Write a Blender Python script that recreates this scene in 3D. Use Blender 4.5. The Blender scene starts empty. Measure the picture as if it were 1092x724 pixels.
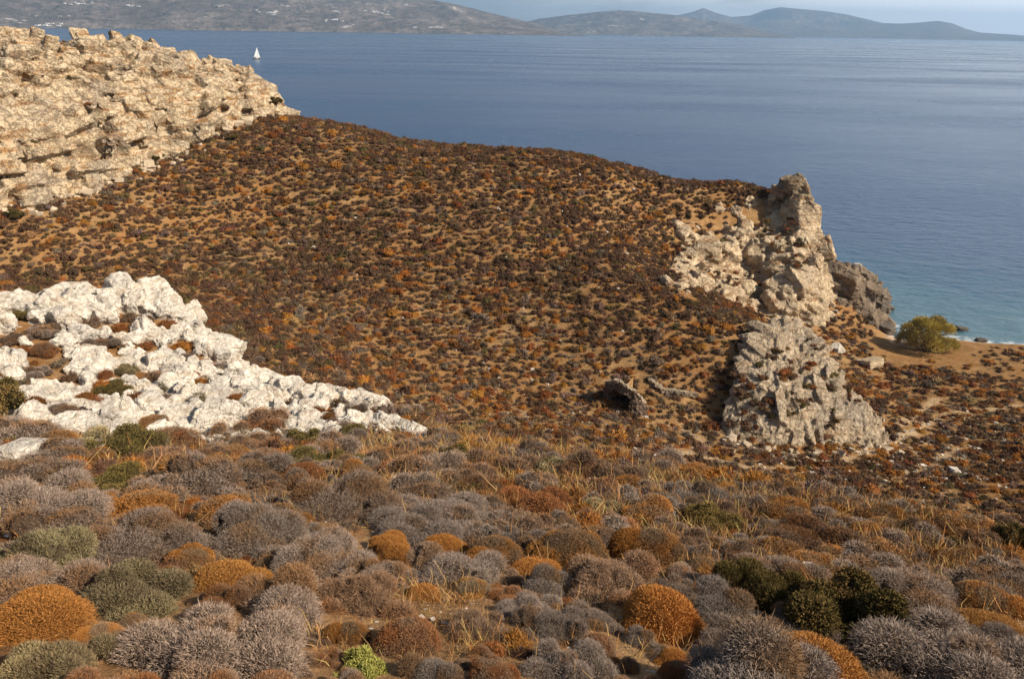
import bpy, bmesh, math, random, time
import numpy as np
from mathutils import Vector, Matrix

T0 = time.time()
rng = np.random.default_rng(7)
random.seed(7)
C = bpy.context.scene.collection
SC = bpy.context.scene

# ------------------------------------------------------------------ camera
W0, H0, FPX = 1092.0, 724.0, 841.0
TH, RHO, CAMZ = math.radians(21.39), 0.0165, 28.0
_f = np.array([0, math.cos(TH), -math.sin(TH)])
_u0 = np.array([0, math.sin(TH), math.cos(TH)])
_r0 = np.array([1.0, 0, 0])
_r = _r0 * math.cos(RHO) + _u0 * math.sin(RHO)
_u = _u0 * math.cos(RHO) - _r0 * math.sin(RHO)
CAM = np.array([0, 0, CAMZ])


def ray(px, py):
    return _f + _r * ((px - W0 / 2) / FPX) + _u * ((H0 / 2 - py) / FPX)


def at(px, py, Y):
    """the point seen at a place of the photograph, at ground distance Y"""
    d = ray(px, py)
    return CAM + d * (Y / d[1])


def at_z(px, py, z):
    d = ray(px, py)
    return CAM + d * ((z - CAMZ) / d[2])


def project(p):
    p = np.asarray(p, float) - CAM
    dep = p @ _f
    dep = np.where(dep < 0.05, 0.05, dep)
    return W0 / 2 + FPX * (p @ _r) / dep, H0 / 2 - FPX * (p @ _u) / dep, dep


cam = bpy.data.cameras.new('camera')
cam.sensor_width = 36.0
cam.lens = 36.0 * FPX / W0
cam.clip_start, cam.clip_end = 0.05, 80000
camo = bpy.data.objects.new('camera', cam)
C.objects.link(camo)
M = Matrix.Identity(4)
for i in range(3):
    M[i][0], M[i][1], M[i][2], M[i][3] = _r[i], _u[i], -_f[i], CAM[i]
camo.matrix_world = M
SC.camera = camo


# ------------------------------------------------------------------ noise
def _h(ix, iy, iz, s):
    n = (ix.astype(np.int64) * 374761393 + iy.astype(np.int64) * 668265263 + iz.astype(np.int64) * 2147483647 + s * 974711) & 0xFFFFFFFF
    n = ((n ^ (n >> 13)) * 1274126177) & 0xFFFFFFFF
    n = ((n ^ (n >> 16)) * 2246822519) & 0xFFFFFFFF
    return ((n ^ (n >> 15)) & 0xFFFFFF) / float(0xFFFFFF)


def vnoise(x, y, z, s=0):
    x, y, z = np.broadcast_arrays(np.asarray(x, float), np.asarray(y, float), np.asarray(z, float))
    ix, iy, iz = np.floor(x), np.floor(y), np.floor(z)
    fx, fy, fz = x - ix, y - iy, z - iz
    fx, fy, fz = [t * t * (3 - 2 * t) for t in (fx, fy, fz)]
    r = 0
    for a in (0, 1):
        for b in (0, 1):
            for c in (0, 1):
                r = r + _h(ix + a, iy + b, iz + c, s) * (fx if a else 1 - fx) * (fy if b else 1 - fy) * (fz if c else 1 - fz)
    return r


def fbm(x, y, z=0.0, o=4, s=0):
    r, a, n = 0, 1.0, 0
    for k in range(o):
        r = r + a * vnoise(np.asarray(x) * 2.03 ** k, np.asarray(y) * 2.03 ** k, np.asarray(z) * 2.03 ** k, s + 17 * k)
        n += a
        a *= .5
    return r / n


def worley(p, s=0):
    """F1, F2 and the nearest cell's random number"""
    ip = np.floor(p)
    f1 = np.full(len(p), 9.0)
    f2 = np.full(len(p), 9.0)
    cid = np.zeros(len(p))
    for a in (-1, 0, 1):
        for b in (-1, 0, 1):
            for c in (-1, 0, 1):
                q = ip + (a, b, c)
                fx = q + np.stack([_h(q[:, 0], q[:, 1], q[:, 2], s + k) for k in (1, 2, 3)], 1)
                d = np.linalg.norm(fx - p, axis=1)
                hid = _h(q[:, 0], q[:, 1], q[:, 2], s + 9)
                new = d < f1
                f2 = np.where(new, f1, np.minimum(f2, d))
                cid = np.where(new, hid, cid)
                f1 = np.where(new, d, f1)
    return f1, f2, cid


def sstep(a, b, x):
    t = np.clip((x - a) / (b - a), 0, 1)
    return t * t * (3 - 2 * t)


# ------------------------------------------------------------------ mesh helpers
def make_mesh(name, verts, faces, smooth=False, attrs=None, mats=(), mat_idx=None):
    """faces: list of integer arrays (n,k)"""
    me = bpy.data.meshes.new(name)
    verts = np.ascontiguousarray(verts, dtype=np.float32)
    me.vertices.add(len(verts))
    me.vertices.foreach_set('co', verts.ravel())
    faces = [np.asarray(f, dtype=np.int32) for f in faces if len(f)]
    loops = np.concatenate([f.ravel() for f in faces])
    tot = np.concatenate([np.full(len(f), f.shape[1], np.int32) for f in faces])
    start = np.concatenate([[0], np.cumsum(tot)[:-1]]).astype(np.int32)
    me.loops.add(len(loops))
    me.loops.foreach_set('vertex_index', loops)
    me.polygons.add(len(tot))
    me.polygons.foreach_set('loop_start', start)
    me.polygons.foreach_set('loop_total', tot)
    if mat_idx is not None:
        me.polygons.foreach_set('material_index', np.asarray(mat_idx, dtype=np.int32))
    me.update(calc_edges=True)
    me.polygons.foreach_set('use_smooth', np.full(len(tot), smooth, dtype=bool))
    for k, v in (attrs or {}).items():
        v = np.asarray(v, dtype=np.float32)
        if v.ndim == 2:
            a = me.attributes.new(k, 'FLOAT_COLOR', 'POINT')
            if v.shape[1] == 3:
                v = np.concatenate([v, np.ones((len(v), 1), np.float32)], 1)
            a.data.foreach_set('color', v.ravel())
        else:
            a = me.attributes.new(k, 'FLOAT', 'POINT')
            a.data.foreach_set('value', v)
    for m in mats:
        me.materials.append(m)
    return me


def link(name, me, parent=None, label=None, cat=None, group=None, kind=None, loc=None):
    o = bpy.data.objects.new(name, me)
    C.objects.link(o)
    if parent is not None:
        o.parent = parent
    if loc is not None:
        o.location = loc
    tag(o, label, cat, group, kind)
    return o


def tag(o, label=None, cat=None, group=None, kind=None):
    if label:
        o['label'] = label
    if cat:
        o['category'] = cat
    if group:
        o['group'] = group
    if kind:
        o['kind'] = kind


def grid_faces(n, m, wrap=False):
    i = np.arange(n - 1)[:, None]
    j = np.arange(m if wrap else m - 1)[None, :]
    j2 = (j + 1) % m
    return np.stack([(i * m + j), (i * m + j2), ((i + 1) * m + j2), ((i + 1) * m + j)], -1).reshape(-1, 4)


# ------------------------------------------------------------------ materials
def new_mat(name):
    m = bpy.data.materials.new(name)
    m.use_nodes = True
    nt = m.node_tree
    nt.nodes.clear()
    out = nt.nodes.new('ShaderNodeOutputMaterial')
    b = nt.nodes.new('ShaderNodeBsdfPrincipled')
    nt.links.new(b.outputs[0], out.inputs[0])
    return m, nt, b


class N:
    """a short way to write node trees"""
    def __init__(s, nt):
        s.nt = nt

    def node(s, t, **kw):
        n = s.nt.nodes.new(t)
        for k, v in kw.items():
            setattr(n, k, v)
        return n

    def put(s, n, i, v):
        if v is None:
            return
        if hasattr(v, 'is_output'):
            s.nt.links.new(v, n.inputs[i])
        else:
            n.inputs[i].default_value = v

    def noise(s, vec, scale, detail=4, rough=.55, dim='3D'):
        n = s.node('ShaderNodeTexNoise')
        s.put(n, 'Vector', vec)
        n.inputs['Scale'].default_value = scale
        n.inputs['Detail'].default_value = detail
        n.inputs['Roughness'].default_value = rough
        return n.outputs['Fac']

    def vor(s, vec, scale, feature='F1', out='Distance'):
        n = s.node('ShaderNodeTexVoronoi', feature=feature)
        s.put(n, 'Vector', vec)
        n.inputs['Scale'].default_value = scale
        return n.outputs[out]

    def ramp(s, fac, stops):
        n = s.node('ShaderNodeValToRGB')
        e = n.color_ramp.elements
        while len(e) < len(stops):
            e.new(.5)
        for k, (p, c) in enumerate(stops):
            e[k].position = p
            e[k].color = (*c, 1) if len(c) == 3 else c
        s.put(n, 0, fac)
        return n.outputs[0]

    def mix(s, fac, a, b, mode='MIX'):
        n = s.node('ShaderNodeMix', data_type='RGBA', blend_type=mode)
        s.put(n, 0, fac)
        for i, v in ((6, a), (7, b)):
            if isinstance(v, tuple) and len(v) == 3:
                v = (*v, 1)
            s.put(n, i, v)
        return n.outputs[2]

    def math(s, op, a, b=None, c=None, clamp=False):
        n = s.node('ShaderNodeMath', operation=op, use_clamp=clamp)
        s.put(n, 0, a)
        s.put(n, 1, b)
        s.put(n, 2, c)
        return n.outputs[0]

    def maprange(s, v, a, b, c=0., d=1.):
        n = s.node('ShaderNodeMapRange')
        for i, x in enumerate((v, a, b, c, d)):
            s.put(n, i, x)
        return n.outputs[0]

    def attr(s, name, out='Fac'):
        n = s.node('ShaderNodeAttribute', attribute_name=name)
        return n.outputs[out]

    def bump(s, h, strength, dist, normal=None):
        n = s.node('ShaderNodeBump')
        n.inputs['Strength'].default_value = strength
        n.inputs['Distance'].default_value = dist
        s.put(n, 'Height', h)
        s.put(n, 'Normal', normal)
        return n.outputs[0]

    def pos(s):
        return s.node('ShaderNodeNewGeometry').outputs['Position']

    def objpos(s):
        return s.node('ShaderNodeTexCoord').outputs['Object']

    def mapping(s, vec, scale=(1, 1, 1), rot=(0, 0, 0), loc=(0, 0, 0)):
        n = s.node('ShaderNodeMapping')
        s.put(n, 'Vector', vec)
        n.inputs['Scale'].default_value = scale
        n.inputs['Rotation'].default_value = rot
        n.inputs['Location'].default_value = loc
        return n.outputs[0]


def rock_mat(name, c_light, c_mid, c_stain, c_grey, scale=1.0, stain=.5, grey=.5, bump=.6, bed=(0, 0, 0), cw=1.0, cd=.38):
    m, nt, b = new_mat(name)
    k = N(nt)
    p = k.mapping(k.objpos(), rot=bed)
    n1 = k.noise(p, .35 * scale, 6, .62)
    n2 = k.noise(p, 1.7 * scale, 6, .65)
    n3 = k.noise(k.mapping(p, scale=(.5, .5, 2.4)), 1.1 * scale, 5, .6)
    fine = k.noise(p, 14 * scale, 5, .7)
    col = k.mix(k.maprange(n2, .35, .65), c_mid, c_light)
    col = k.mix(k.math('MULTIPLY', k.maprange(n3, .5, .66), stain), col, c_stain)
    col = k.mix(k.math('MULTIPLY', k.maprange(n1, .5, .62), grey), col, c_grey)
    col = k.mix(k.maprange(fine, .3, .7), k.mix(.35, col, (.08, .06, .04)), col)
    # fractures: thin noise lines tinted a darker brown
    v1 = k.math('ABSOLUTE', k.math('SUBTRACT', k.noise(k.mapping(p, scale=(1, 1, 1.8)), 1.1 * scale, 5, .55), .5))
    v2 = k.math('ABSOLUTE', k.math('SUBTRACT', k.noise(k.mapping(p, scale=(1.8, 1, .7), loc=(3, 7, 1)), 1.9 * scale, 4, .55), .5))
    crack = k.math('MINIMUM', k.maprange(v1, 0, .022 * cw), k.maprange(v2, 0, .016 * cw))
    col = k.mix(k.maprange(crack, 0, 1, cd, 0), col, (.16, .10, .055))
    vm = k.node('ShaderNodeVectorMath', operation='SCALE')
    k.put(vm, 0, col)
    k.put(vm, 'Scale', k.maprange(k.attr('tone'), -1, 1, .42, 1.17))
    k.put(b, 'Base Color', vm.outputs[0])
    b.inputs['Roughness'].default_value = .92
    b.inputs['Specular IOR Level'].default_value = .15
    h = k.math('ADD', k.math('MULTIPLY', crack, .5), k.math('ADD', k.math('MULTIPLY', n2, 1.1), k.math('MULTIPLY', fine, .3)))
    k.put(b, 'Normal', k.bump(h, bump, .25 / scale))
    return m


MAT = {}
MAT['white_rock'] = rock_mat('white_limestone', (.78, .72, .62), (.67, .60, .50), (.46, .32, .18), (.47, .44, .40), 2.4, .5, .6, .5, cw=1.2, cd=.55)
MAT['cliff_rock'] = rock_mat('ochre_limestone', (.74, .595, .40), (.56, .42, .265), (.38, .19, .065), (.33, .28, .22), .8, .95, .6, .8, cw=1.3, cd=.5)
MAT['headland_rock'] = rock_mat('weathered_limestone', (.72, .57, .38), (.56, .425, .27), (.30, .15, .06), (.26, .22, .17), .9, .8, .35, .7, cw=1.2, cd=.42)
MAT['pyramid_rock'] = rock_mat('grey_limestone', (.62, .50, .35), (.46, .355, .24), (.34, .21, .105), (.34, .30, .25), 1.2, .6, .5, .8, cw=1.2, cd=.45)
MAT['shore_rock'] = rock_mat('brown_shore_rock', (.34, .26, .18), (.24, .18, .125), (.14, .09, .06), (.17, .155, .135), 1.0, .6, .6, .8)
MAT['dark_rock'] = rock_mat('wet_shore_rock', (.20, .17, .14), (.13, .11, .09), (.09, .07, .05), (.10, .10, .10), 1.2, .5, .5, .8)

# ------------------------------------------------------------------ terrain


def tps_fit(pts, z, lam=1e-3):
    d = np.linalg.norm(pts[:, None] - pts[None], axis=2)
    K = np.where(d > 0, d * d * np.log(d + 1e-9), 0) + lam * np.eye(len(pts)) * 100
    P = np.c_[np.ones(len(pts)), pts]
    A = np.block([[K, P], [P.T, np.zeros((3, 3))]])
    return np.linalg.solve(A, np.r_[z, 0, 0, 0])


def tps_eval(pts, w, x, y):
    x = np.asarray(x, float)
    r = w[-3] + w[-2] * x + w[-1] * np.asarray(y, float)
    for i, (a, b) in enumerate(pts):
        d2 = (x - a) ** 2 + (y - b) ** 2
        r = r + w[i] * .5 * d2 * np.log(d2 + 1e-12)
    return r


# far side: valley floor, hillside, ridge
vc = []
for px, py, z in [(500, 470, 6), (560, 430, 5), (670, 432, 4.8), (620, 470, 5.6), (700, 485, 5.4), (760, 440, 4.3), (860, 488, 3.6),
                  (950, 478, 3.0), (1092, 450, 2.6), (1092, 530, 4.6), (960, 525, 4.6), (1000, 405, 1.3), (1092, 405, 1.1),
                  (945, 352, .15), (1000, 360, .15), (1092, 368, .1), (1200, 375, .1), (1200, 470, 3), (1250, 560, 6),
                  (870, 365, 1.8), (900, 400, 1.9), (955, 425, 2.0)]:
    vc.append(at_z(px, py, z))
for px, py, Y in [(310, 125, 98), (400, 141, 96), (460, 156, 94), (540, 160, 92), (620, 168, 91), (700, 186, 89), (760, 199, 87),
                  (820, 205, 89), (450, 280, 66), (600, 290, 65), (700, 300, 63), (300, 240, 72), (150, 230, 68), (20, 240, 60),
                  (-120, 260, 52), (300, 330, 57), (420, 400, 49), (150, 285, 61), (0, 285, 55), (790, 280, 79), (772, 402, 50.4), (784, 374, 52.8), (800, 350, 55.8)]:
    vc.append(at(px, py, Y))
vc = [list(p) for p in vc]
for x, y, z in [(-14, 42, 9.5), (-9, 38, 8), (-24, 42, 12), (-36, 40, 14.5), (-60, 45, 17), (-60, 70, 18), (-3, 34, 6.5), (4, 32, 6), (10, 26, 6), (14, 18, 7), (20, 8, 8),
                (0, 10, 8), (-20, 15, 10), (30, 20, 5), (50, 25, 4), (-30, -20, 14), (30, -25, 12),
                (-27, 112, 11), (-14, 112, 8), (2, 108, 4), (16, 106, 1), (30, 104, -3), (42, 92, -4), (-40, 118, 14), (-60, 110, 17),
                (45, 80, -2.6), (60, 80, -2.8), (90, 82, -3), (48, 74, -.6), (62, 77, -1.2), (36, 78, 3),
                (-30, 135, -4), (0, 128, -5), (30, 122, -6), (-60, 140, -4), (60, 110, -7), (90, 110, -8), (90, 70, 1), (90, 40, 4), (-90, 60, 18), (-90, 120, 6), (-90, 0, 20)]:
    vc.append([x, y, z])
vc = np.array(vc)
V_P = vc[:, :2]
V_W = tps_fit(V_P, vc[:, 2])

# near side: the slope underfoot and the spur that carries the white outcrop


def plane(x, y):
    return 26.4 - .459 * y - .05 * x


fc = []
for x, y in [(-2, 0), (2, 0), (0, 4), (-4, 4), (4, 4), (-3, 9), (2, 9), (6, 9), (-1, 14), (3, 14), (6, 13), (0, 20), (8, 18), (-3, 17), (0, -12),
             (-15, -12), (15, -12), (14, 6), (14, 20), (4, 28), (-6, 6), (-9, 9), (-5.5, 13)]:
    fc.append([x, y, plane(x, y)])
for px, py, Y, dz in [(-60, 315, 24, .1), (0, 312, 26, .2), (60, 305, 27.5, .15), (160, 296, 28.5, 0), (185, 325, 26.5, -.2), (250, 382, 24, -.3), (320, 408, 22.3, -.4),
                      (388, 412, 21, -.4), (425, 456, 18.8, -.2), (160, 472, 16.5, 0), (60, 470, 16, 0), (300, 470, 17.2, 0), (100, 380, 21.5, -.25), (220, 425, 19.4, -.25), (0, 390, 20, -.3),
                      (-100, 390, 18, 0), (-100, 480, 14, 0), (0, 480, 15, 0)]:
    p = at(px, py, Y)
    p[2] += dz
    fc.append(list(p))
fc += [[-30, 15, 21], [-30, 28, 19], [-30, 0, 25]]
fc = np.array(fc)
F_P = fc[:, :2]
F_W = tps_fit(F_P, fc[:, 2])
BR = np.array([(-1.6, 26), (-.62, 29), (-.5, 30.5), (-.44, 30.5), (-.40, 27.5), (-.34, 24.8), (-.26, 22.8), (-.18, 21.6), (-.13, 20.2), (.06, 17.6), (.17, 15.6), (.38, 13.6), (.58, 11.2), (.75, 9.5), (1.6, 9)])
BS = np.array([(-1.6, .5), (-.45, .75), (-.2, .6), (-.1, .33), (1.6, .33)])


def terrain(x, y, fine=True):
    x = np.asarray(x, float)
    y = np.asarray(y, float)
    az = np.arctan2(x, y)
    r = np.hypot(x, y)
    Fz = tps_eval(F_P, F_W, x, y)
    d = r - np.interp(az, BR[:, 0], BR[:, 1])
    k = np.interp(az, BS[:, 0], BS[:, 1])
    Fz = Fz - k * (np.logaddexp(0, d * 1.6) / 1.6) * (1 + .25 * sstep(0, 30, d) * 4)
    Vz = tps_eval(V_P, V_W, x, y)
    far = sstep(115, 160, r)
    Vz = Vz * (1 - far) - 12 * far
    kk = 1.1
    hi = np.maximum(Fz, Vz)
    z = hi + np.log1p(np.exp(-np.abs(Fz - Vz) * kk)) / kk * (hi > -1)
    back = sstep(1.7, 2.2, np.abs(az)) * (r > 2)
    z = z * (1 - back) + np.minimum(z, plane(x, y) + 2) * back
    if fine:
        a = sstep(1.5, 5, r)
        z = z + a * ((fbm(x * .22, y * .22, 3.3, 3) - .5) * .55 + (fbm(x * 1.3, y * 1.3, 1.7, 3) - .5) * .16 * (z > .5) + (fbm(x * .1, y * .1, 5.5, 3) - .5) * 1.3 * sstep(50, 80, r)) * np.clip(z / 3 + .15, .15, 1)
    return z


def hit(px, py, rmax=160.0):
    """where the line of sight through a place of the photograph meets the ground"""
    d = ray(px, py)
    d = d / np.hypot(d[0], d[1])
    t = np.concatenate([np.arange(1.5, 40, .05), np.arange(40, rmax, .15)])
    p = CAM + d[None] * t[:, None]
    below = p[:, 2] < terrain(p[:, 0], p[:, 1])
    i = int(np.argmax(below)) if below.any() else len(t) - 1
    q = p[i]
    return np.array([q[0], q[1], float(terrain(q[0], q[1]))])


def seg_dist(x, y, pts):
    best = np.full(np.shape(x), 1e9)
    for (x0, y0), (x1, y1) in zip(pts[:-1], pts[1:]):
        dx, dy = x1 - x0, y1 - y0
        t = np.clip(((x - x0) * dx + (y - y0) * dy) / (dx * dx + dy * dy + 1e-9), 0, 1)
        best = np.minimum(best, np.hypot(x - x0 - t * dx, y - y0 - t * dy))
    return best


# goat tracks worn into the valley floor
TRACKS = []
for line in [[(640, 500), (690, 492), (735, 482), (748, 470), (725, 455)], [(735, 482), (800, 500), (880, 498), (960, 470), (1010, 440), (1092, 432)],
             [(930, 520), (970, 505), (1020, 480)], [(1000, 425), (975, 445), (960, 455)], [(1092, 500), (1020, 490), (985, 470)]]:
    TRACKS.append([tuple(hit(a, b)[:2]) for a, b in line])

azf = np.linspace(-.78, .78, 760)
azb = np.linspace(.78, 2 * math.pi - .78, 90)[1:-1]
AZ = np.concatenate([azf, azb])
R = np.concatenate([[.4], np.geomspace(1.2, 45, 270), np.linspace(45, 125, 330)[1:], np.geomspace(125, 420, 30)[1:]])
RR, AA = np.meshgrid(R, AZ, indexing='ij')
GX, GY = RR * np.sin(AA), RR * np.cos(AA)
GZ = terrain(GX, GY)
gx, gy, gz = GX.ravel(), GY.ravel(), GZ.ravel()
gr = np.hypot(gx, gy)
track = (1 - sstep(.05, .42, np.min([seg_dist(gx, gy, t) for t in TRACKS], axis=0) + (fbm(gx * 1.2, gy * 1.2, 0, 3) - .5) * 1.1)) * .55
beach = (1 - sstep(.12, .5, gz + (fbm(gx * .3, gy * .3, 5, 3) - .5) * .5)) * (gr > 40)
near = 1 - sstep(20, 32, gr)
gv = np.c_[gx, gy, gz]
gm, nt, b = new_mat('dry_ground')
k = N(nt)
p = k.pos()
n_big = k.noise(p, .13, 4)
n_mid = k.noise(p, .9, 5, .6)
n_fin = k.noise(p, 7, 6, .7)
n_peb = k.vor(p, 11)
straw = k.mix(k.maprange(n_mid, .38, .62), (.27, .15, .058), (.44, .265, .118))
straw = k.mix(k.maprange(n_big, .42, .6), straw, (.37, .19, .07))
litter = k.mix(k.maprange(n_mid, .4, .62), (.24, .105, .036), (.42, .25, .12))
col = k.mix(k.attr('near'), straw, litter)
col = k.mix(k.maprange(n_fin, .32, .68), k.mix(.5, col, (.06, .035, .02)), col)
bare = k.mix(n_fin, (.44, .32, .19), (.56, .44, .29))
col = k.mix(k.attr('track'), col, bare)
col = k.mix(k.attr('beach'), col, k.mix(n_fin, (.42, .30, .21), (.56, .45, .35)))
stone = k.math('MULTIPLY', k.maprange(n_peb, .22, .14), k.maprange(k.noise(p, 1.6, 3), .52, .62))
col = k.mix(stone, col, (.58, .50, .40))
k.put(b, 'Base Color', col)
b.inputs['Roughness'].default_value = 1
b.inputs['Specular IOR Level'].default_value = .05
k.put(b, 'Normal', k.bump(k.math('ADD', n_fin, k.math('MULTIPLY', stone, .5)), .9, .06))
me = make_mesh('ground', gv, [grid_faces(len(R), len(AZ), True)], True, {'track': track, 'beach': beach, 'near': near}, [gm])
link('ground', me, kind='structure')
print('ground', time.time() - T0)

# ------------------------------------------------------------------ sea
Rs = np.concatenate([np.geomspace(30, 300, 220), np.geomspace(300, 16800, 160)[1:]])
As = np.concatenate([np.linspace(-.8, .8, 260), np.linspace(.8, 2 * math.pi - .8, 40)[1:-1]])
RR, AA = np.meshgrid(Rs, As, indexing='ij')
sx, sy = (RR * np.sin(AA)).ravel(), (RR * np.cos(AA)).ravel()
shore = [tuple(at_z(a, b_, 0)[:2]) for a, b_ in [(900, 352), (945, 345), (985, 357), (1030, 362), (1092, 369), (1200, 378), (1500, 400)]]
sd = seg_dist(sx, sy, shore)
shallow = np.exp(-sd / 20.0)
surf = 1 - sstep(.1, .8, sd + (fbm(sx * .5, sy * .5, 2, 3) - .5) * 1.6)
wm, nt, b = new_mat('sea_water')
k = N(nt)
p = k.pos()
streak = k.noise(k.mapping(p, scale=(.004, .012, 1), rot=(0, 0, .25)), 1, 4, .55)
deep = k.mix(k.maprange(streak, .4, .62), (.014, .046, .118), (.024, .064, .142))
sh = k.math('MULTIPLY', k.attr('shallow'), k.maprange(k.noise(p, .12, 3), .2, .7, .65, 1.0), clamp=True)
col = k.mix(k.maprange(sh, .03, .45), deep, (.030, .098, .15))
col = k.mix(k.maprange(sh, .35, 1), col, (.09, .165, .19))
col = k.mix(k.math('MULTIPLY', k.attr('surf'), k.maprange(k.noise(p, 1.3, 4), .4, .6)), col, (.62, .64, .62))
k.put(b, 'Base Color', col)
b.inputs['IOR'].default_value = 1.33
k.put(b, 'Roughness', k.maprange(streak, .35, .65, .16, .32))
w1 = k.noise(k.mapping(p, scale=(.6, 1.0, 1), rot=(0, 0, .5)), .55, 5, .65)
w2 = k.noise(k.mapping(p, scale=(.7, 1.0, 1), rot=(0, 0, -.5)), .11, 4, .6)
w3 = k.noise(k.mapping(p, scale=(.4, 1.0, 1), rot=(0, 0, .2)), .02, 4, .6)
h = k.math('ADD', k.math('MULTIPLY', w1, .62), k.math('ADD', k.math('MULTIPLY', w2, .45), k.math('MULTIPLY', w3, .0)))
k.put(b, 'Normal', k.bump(h, 1.0, .8))
me = make_mesh('sea', np.c_[sx, sy, np.zeros(len(sx))], [grid_faces(len(Rs), len(As), True)], True, {'shallow': shallow, 'surf': surf}, [wm])
link('sea', me, kind='structure')

# ------------------------------------------------------------------ far islands
hm, nt, b = new_mat('island_scrub')
k = N(nt)
p = k.pos()
n1 = k.noise(p, .0035, 6, .62)
n2 = k.noise(p, .016, 5, .65)
col = k.mix(k.maprange(n1, .4, .6), (.13, .10, .075), (.24, .19, .15))
col = k.mix(k.maprange(n2, .44, .62), col, (.085, .068, .042))
col = k.mix(k.maprange(k.noise(p, .008, 4, .7), .62, .68), col, (.48, .42, .36))
k.put(b, 'Base Color', col)
b.inputs['Roughness'].default_value = 1
b.inputs['Specular IOR Level'].default_value = 0
k.put(b, 'Normal', k.bump(k.math('ADD', n1, k.math('MULTIPLY', n2, .5)), 1.0, 60))


def island(name, D, depth, prof, seed):
    """a long ridge of real hills across the strait; prof lists its skyline"""
    prof = np.array(prof, float)
    azs = np.linspace(prof[0, 0], prof[-1, 0], 420)
    py = np.interp(azs, prof[:, 0], prof[:, 1])
    ts = np.linspace(0, 1, 90)
    P = np.zeros((len(ts), len(azs), 3))
    tc = .55
    for j, (px, y) in enumerate(zip(azs, py)):
        d = ray(px, y)
        dh = np.hypot(d[0], d[1])
        ux, uy = d[0] / dh, d[1] / dh
        top = max(CAMZ + d[2] / dh * (D + tc * depth), 2)
        rr = D + ts * depth
        P[:, j, 0], P[:, j, 1] = ux * rr, uy * rr
        s = np.where(ts < tc, np.power(np.clip(ts / tc, 0, 1), .85), np.cos((ts - tc) / (1 - tc) * 1.57))
        P[:, j, 2] = top * s
    x, y, z = P[..., 0], P[..., 1], P[..., 2]
    rid = 1 - np.abs(fbm(x / 900, y / 900, seed, 5, seed) * 2 - 1) * 2
    w = np.sin(np.clip(ts / tc, 0, 1) * math.pi)[:, None]
    z = z * (1 + .55 * w * (rid - .55)) - 4 * (ts < .01)[:, None]
    z[0] = -3
    P[..., 2] = np.where(ts[:, None] > tc, z - 3, z)
    me = make_mesh(name, P.reshape(-1, 3), [grid_faces(len(ts), len(azs))], True, None, [hm])
    link(name, me, kind='structure')
    return P


ISL_A = island('island_hills', 5200, 2600, [(-500, -22), (-200, -26), (0, -24), (150, -27), (260, -24), (380, -17), (430, -8), (462, 0), (500, 8), (540, 18), (575, 26), (600, 35), (625, 41)], 3)
island('island_hills', 7600, 2600, [(500, 40), (525, 33), (546, 27), (575, 20), (600, 17), (640, 12.5), (660, 11), (690, 13.5), (720, 16), (750, 21), (790, 27), (825, 36), (850, 41)], 11)
island('mountains', 11500, 4200, [(660, 38), (700, 25), (722, 16.5), (738, 13), (750, 9), (762, 13.5), (780, 18.5), (800, 17), (815, 11), (832, 8), (850, 9.5), (880, 12), (905, 16), (925, 21), (942, 25), (962, 25.5),
                                  (985, 24), (1000, 22.5), (1015, 25), (1030, 31), (1045, 35), (1070, 36.5), (1092, 38), (1150, 37), (1250, 41), (1300, 44)], 23)

# whitewashed villages on the island's lower slopes
mv, nt, b = new_mat('whitewash')
b.inputs['Base Color'].default_value = (.8, .78, .74, 1)
b.inputs['Roughness'].default_value = .9
flat = ISL_A.reshape(-1, 3)
IX, IY, ID = project(flat)
cube = np.array([(x, y, z) for z in (0, 1) for y in (-.5, .5) for x in (-.5, .5)])
cfc = np.array([(0, 2, 3, 1), (4, 5, 7, 6), (0, 1, 5, 4), (1, 3, 7, 5), (3, 2, 6, 7), (2, 0, 4, 6)])
vs, fs = [], []
for px, py, wx, wy, cnt in [(48, 27, 24, .8, 34), (88, 4, 20, 1.3, 30), (140, 7, 6, 1, 8), (290, 14, 14, 1.6, 22), (272, 12, 5, 1, 6), (352, 22, 12, 1.4, 14),
                            (400, 13, 16, 2.0, 18), (310, 33, 12, .6, 10), (440, 30, 10, .8, 8)]:
    for i in range(cnt):
        X, Y = px + random.gauss(0, wx * .5), py + random.gauss(0, wy * .6)
        q = flat[int(np.argmin((IX - X) ** 2 + (IY - Y) ** 2 * 3 + ID * 1e-4))] + (random.gauss(0, 9), random.gauss(0, 9), 0)
        fs.append(cfc + 8 * len(vs))
        vs.append(q + cube * (random.uniform(8, 22), random.uniform(8, 14), random.uniform(4, 8)) - (0, 0, 1.5))
if vs:
    me = make_mesh('village_houses', np.concatenate(vs), [np.concatenate(fs)], False, None, [mv])
    link('village_houses', me, label='white specks of far villages on the slopes of the left island', cat='village', kind='stuff')

print('islands', time.time() - T0)

# ------------------------------------------------------------------ rock


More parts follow.
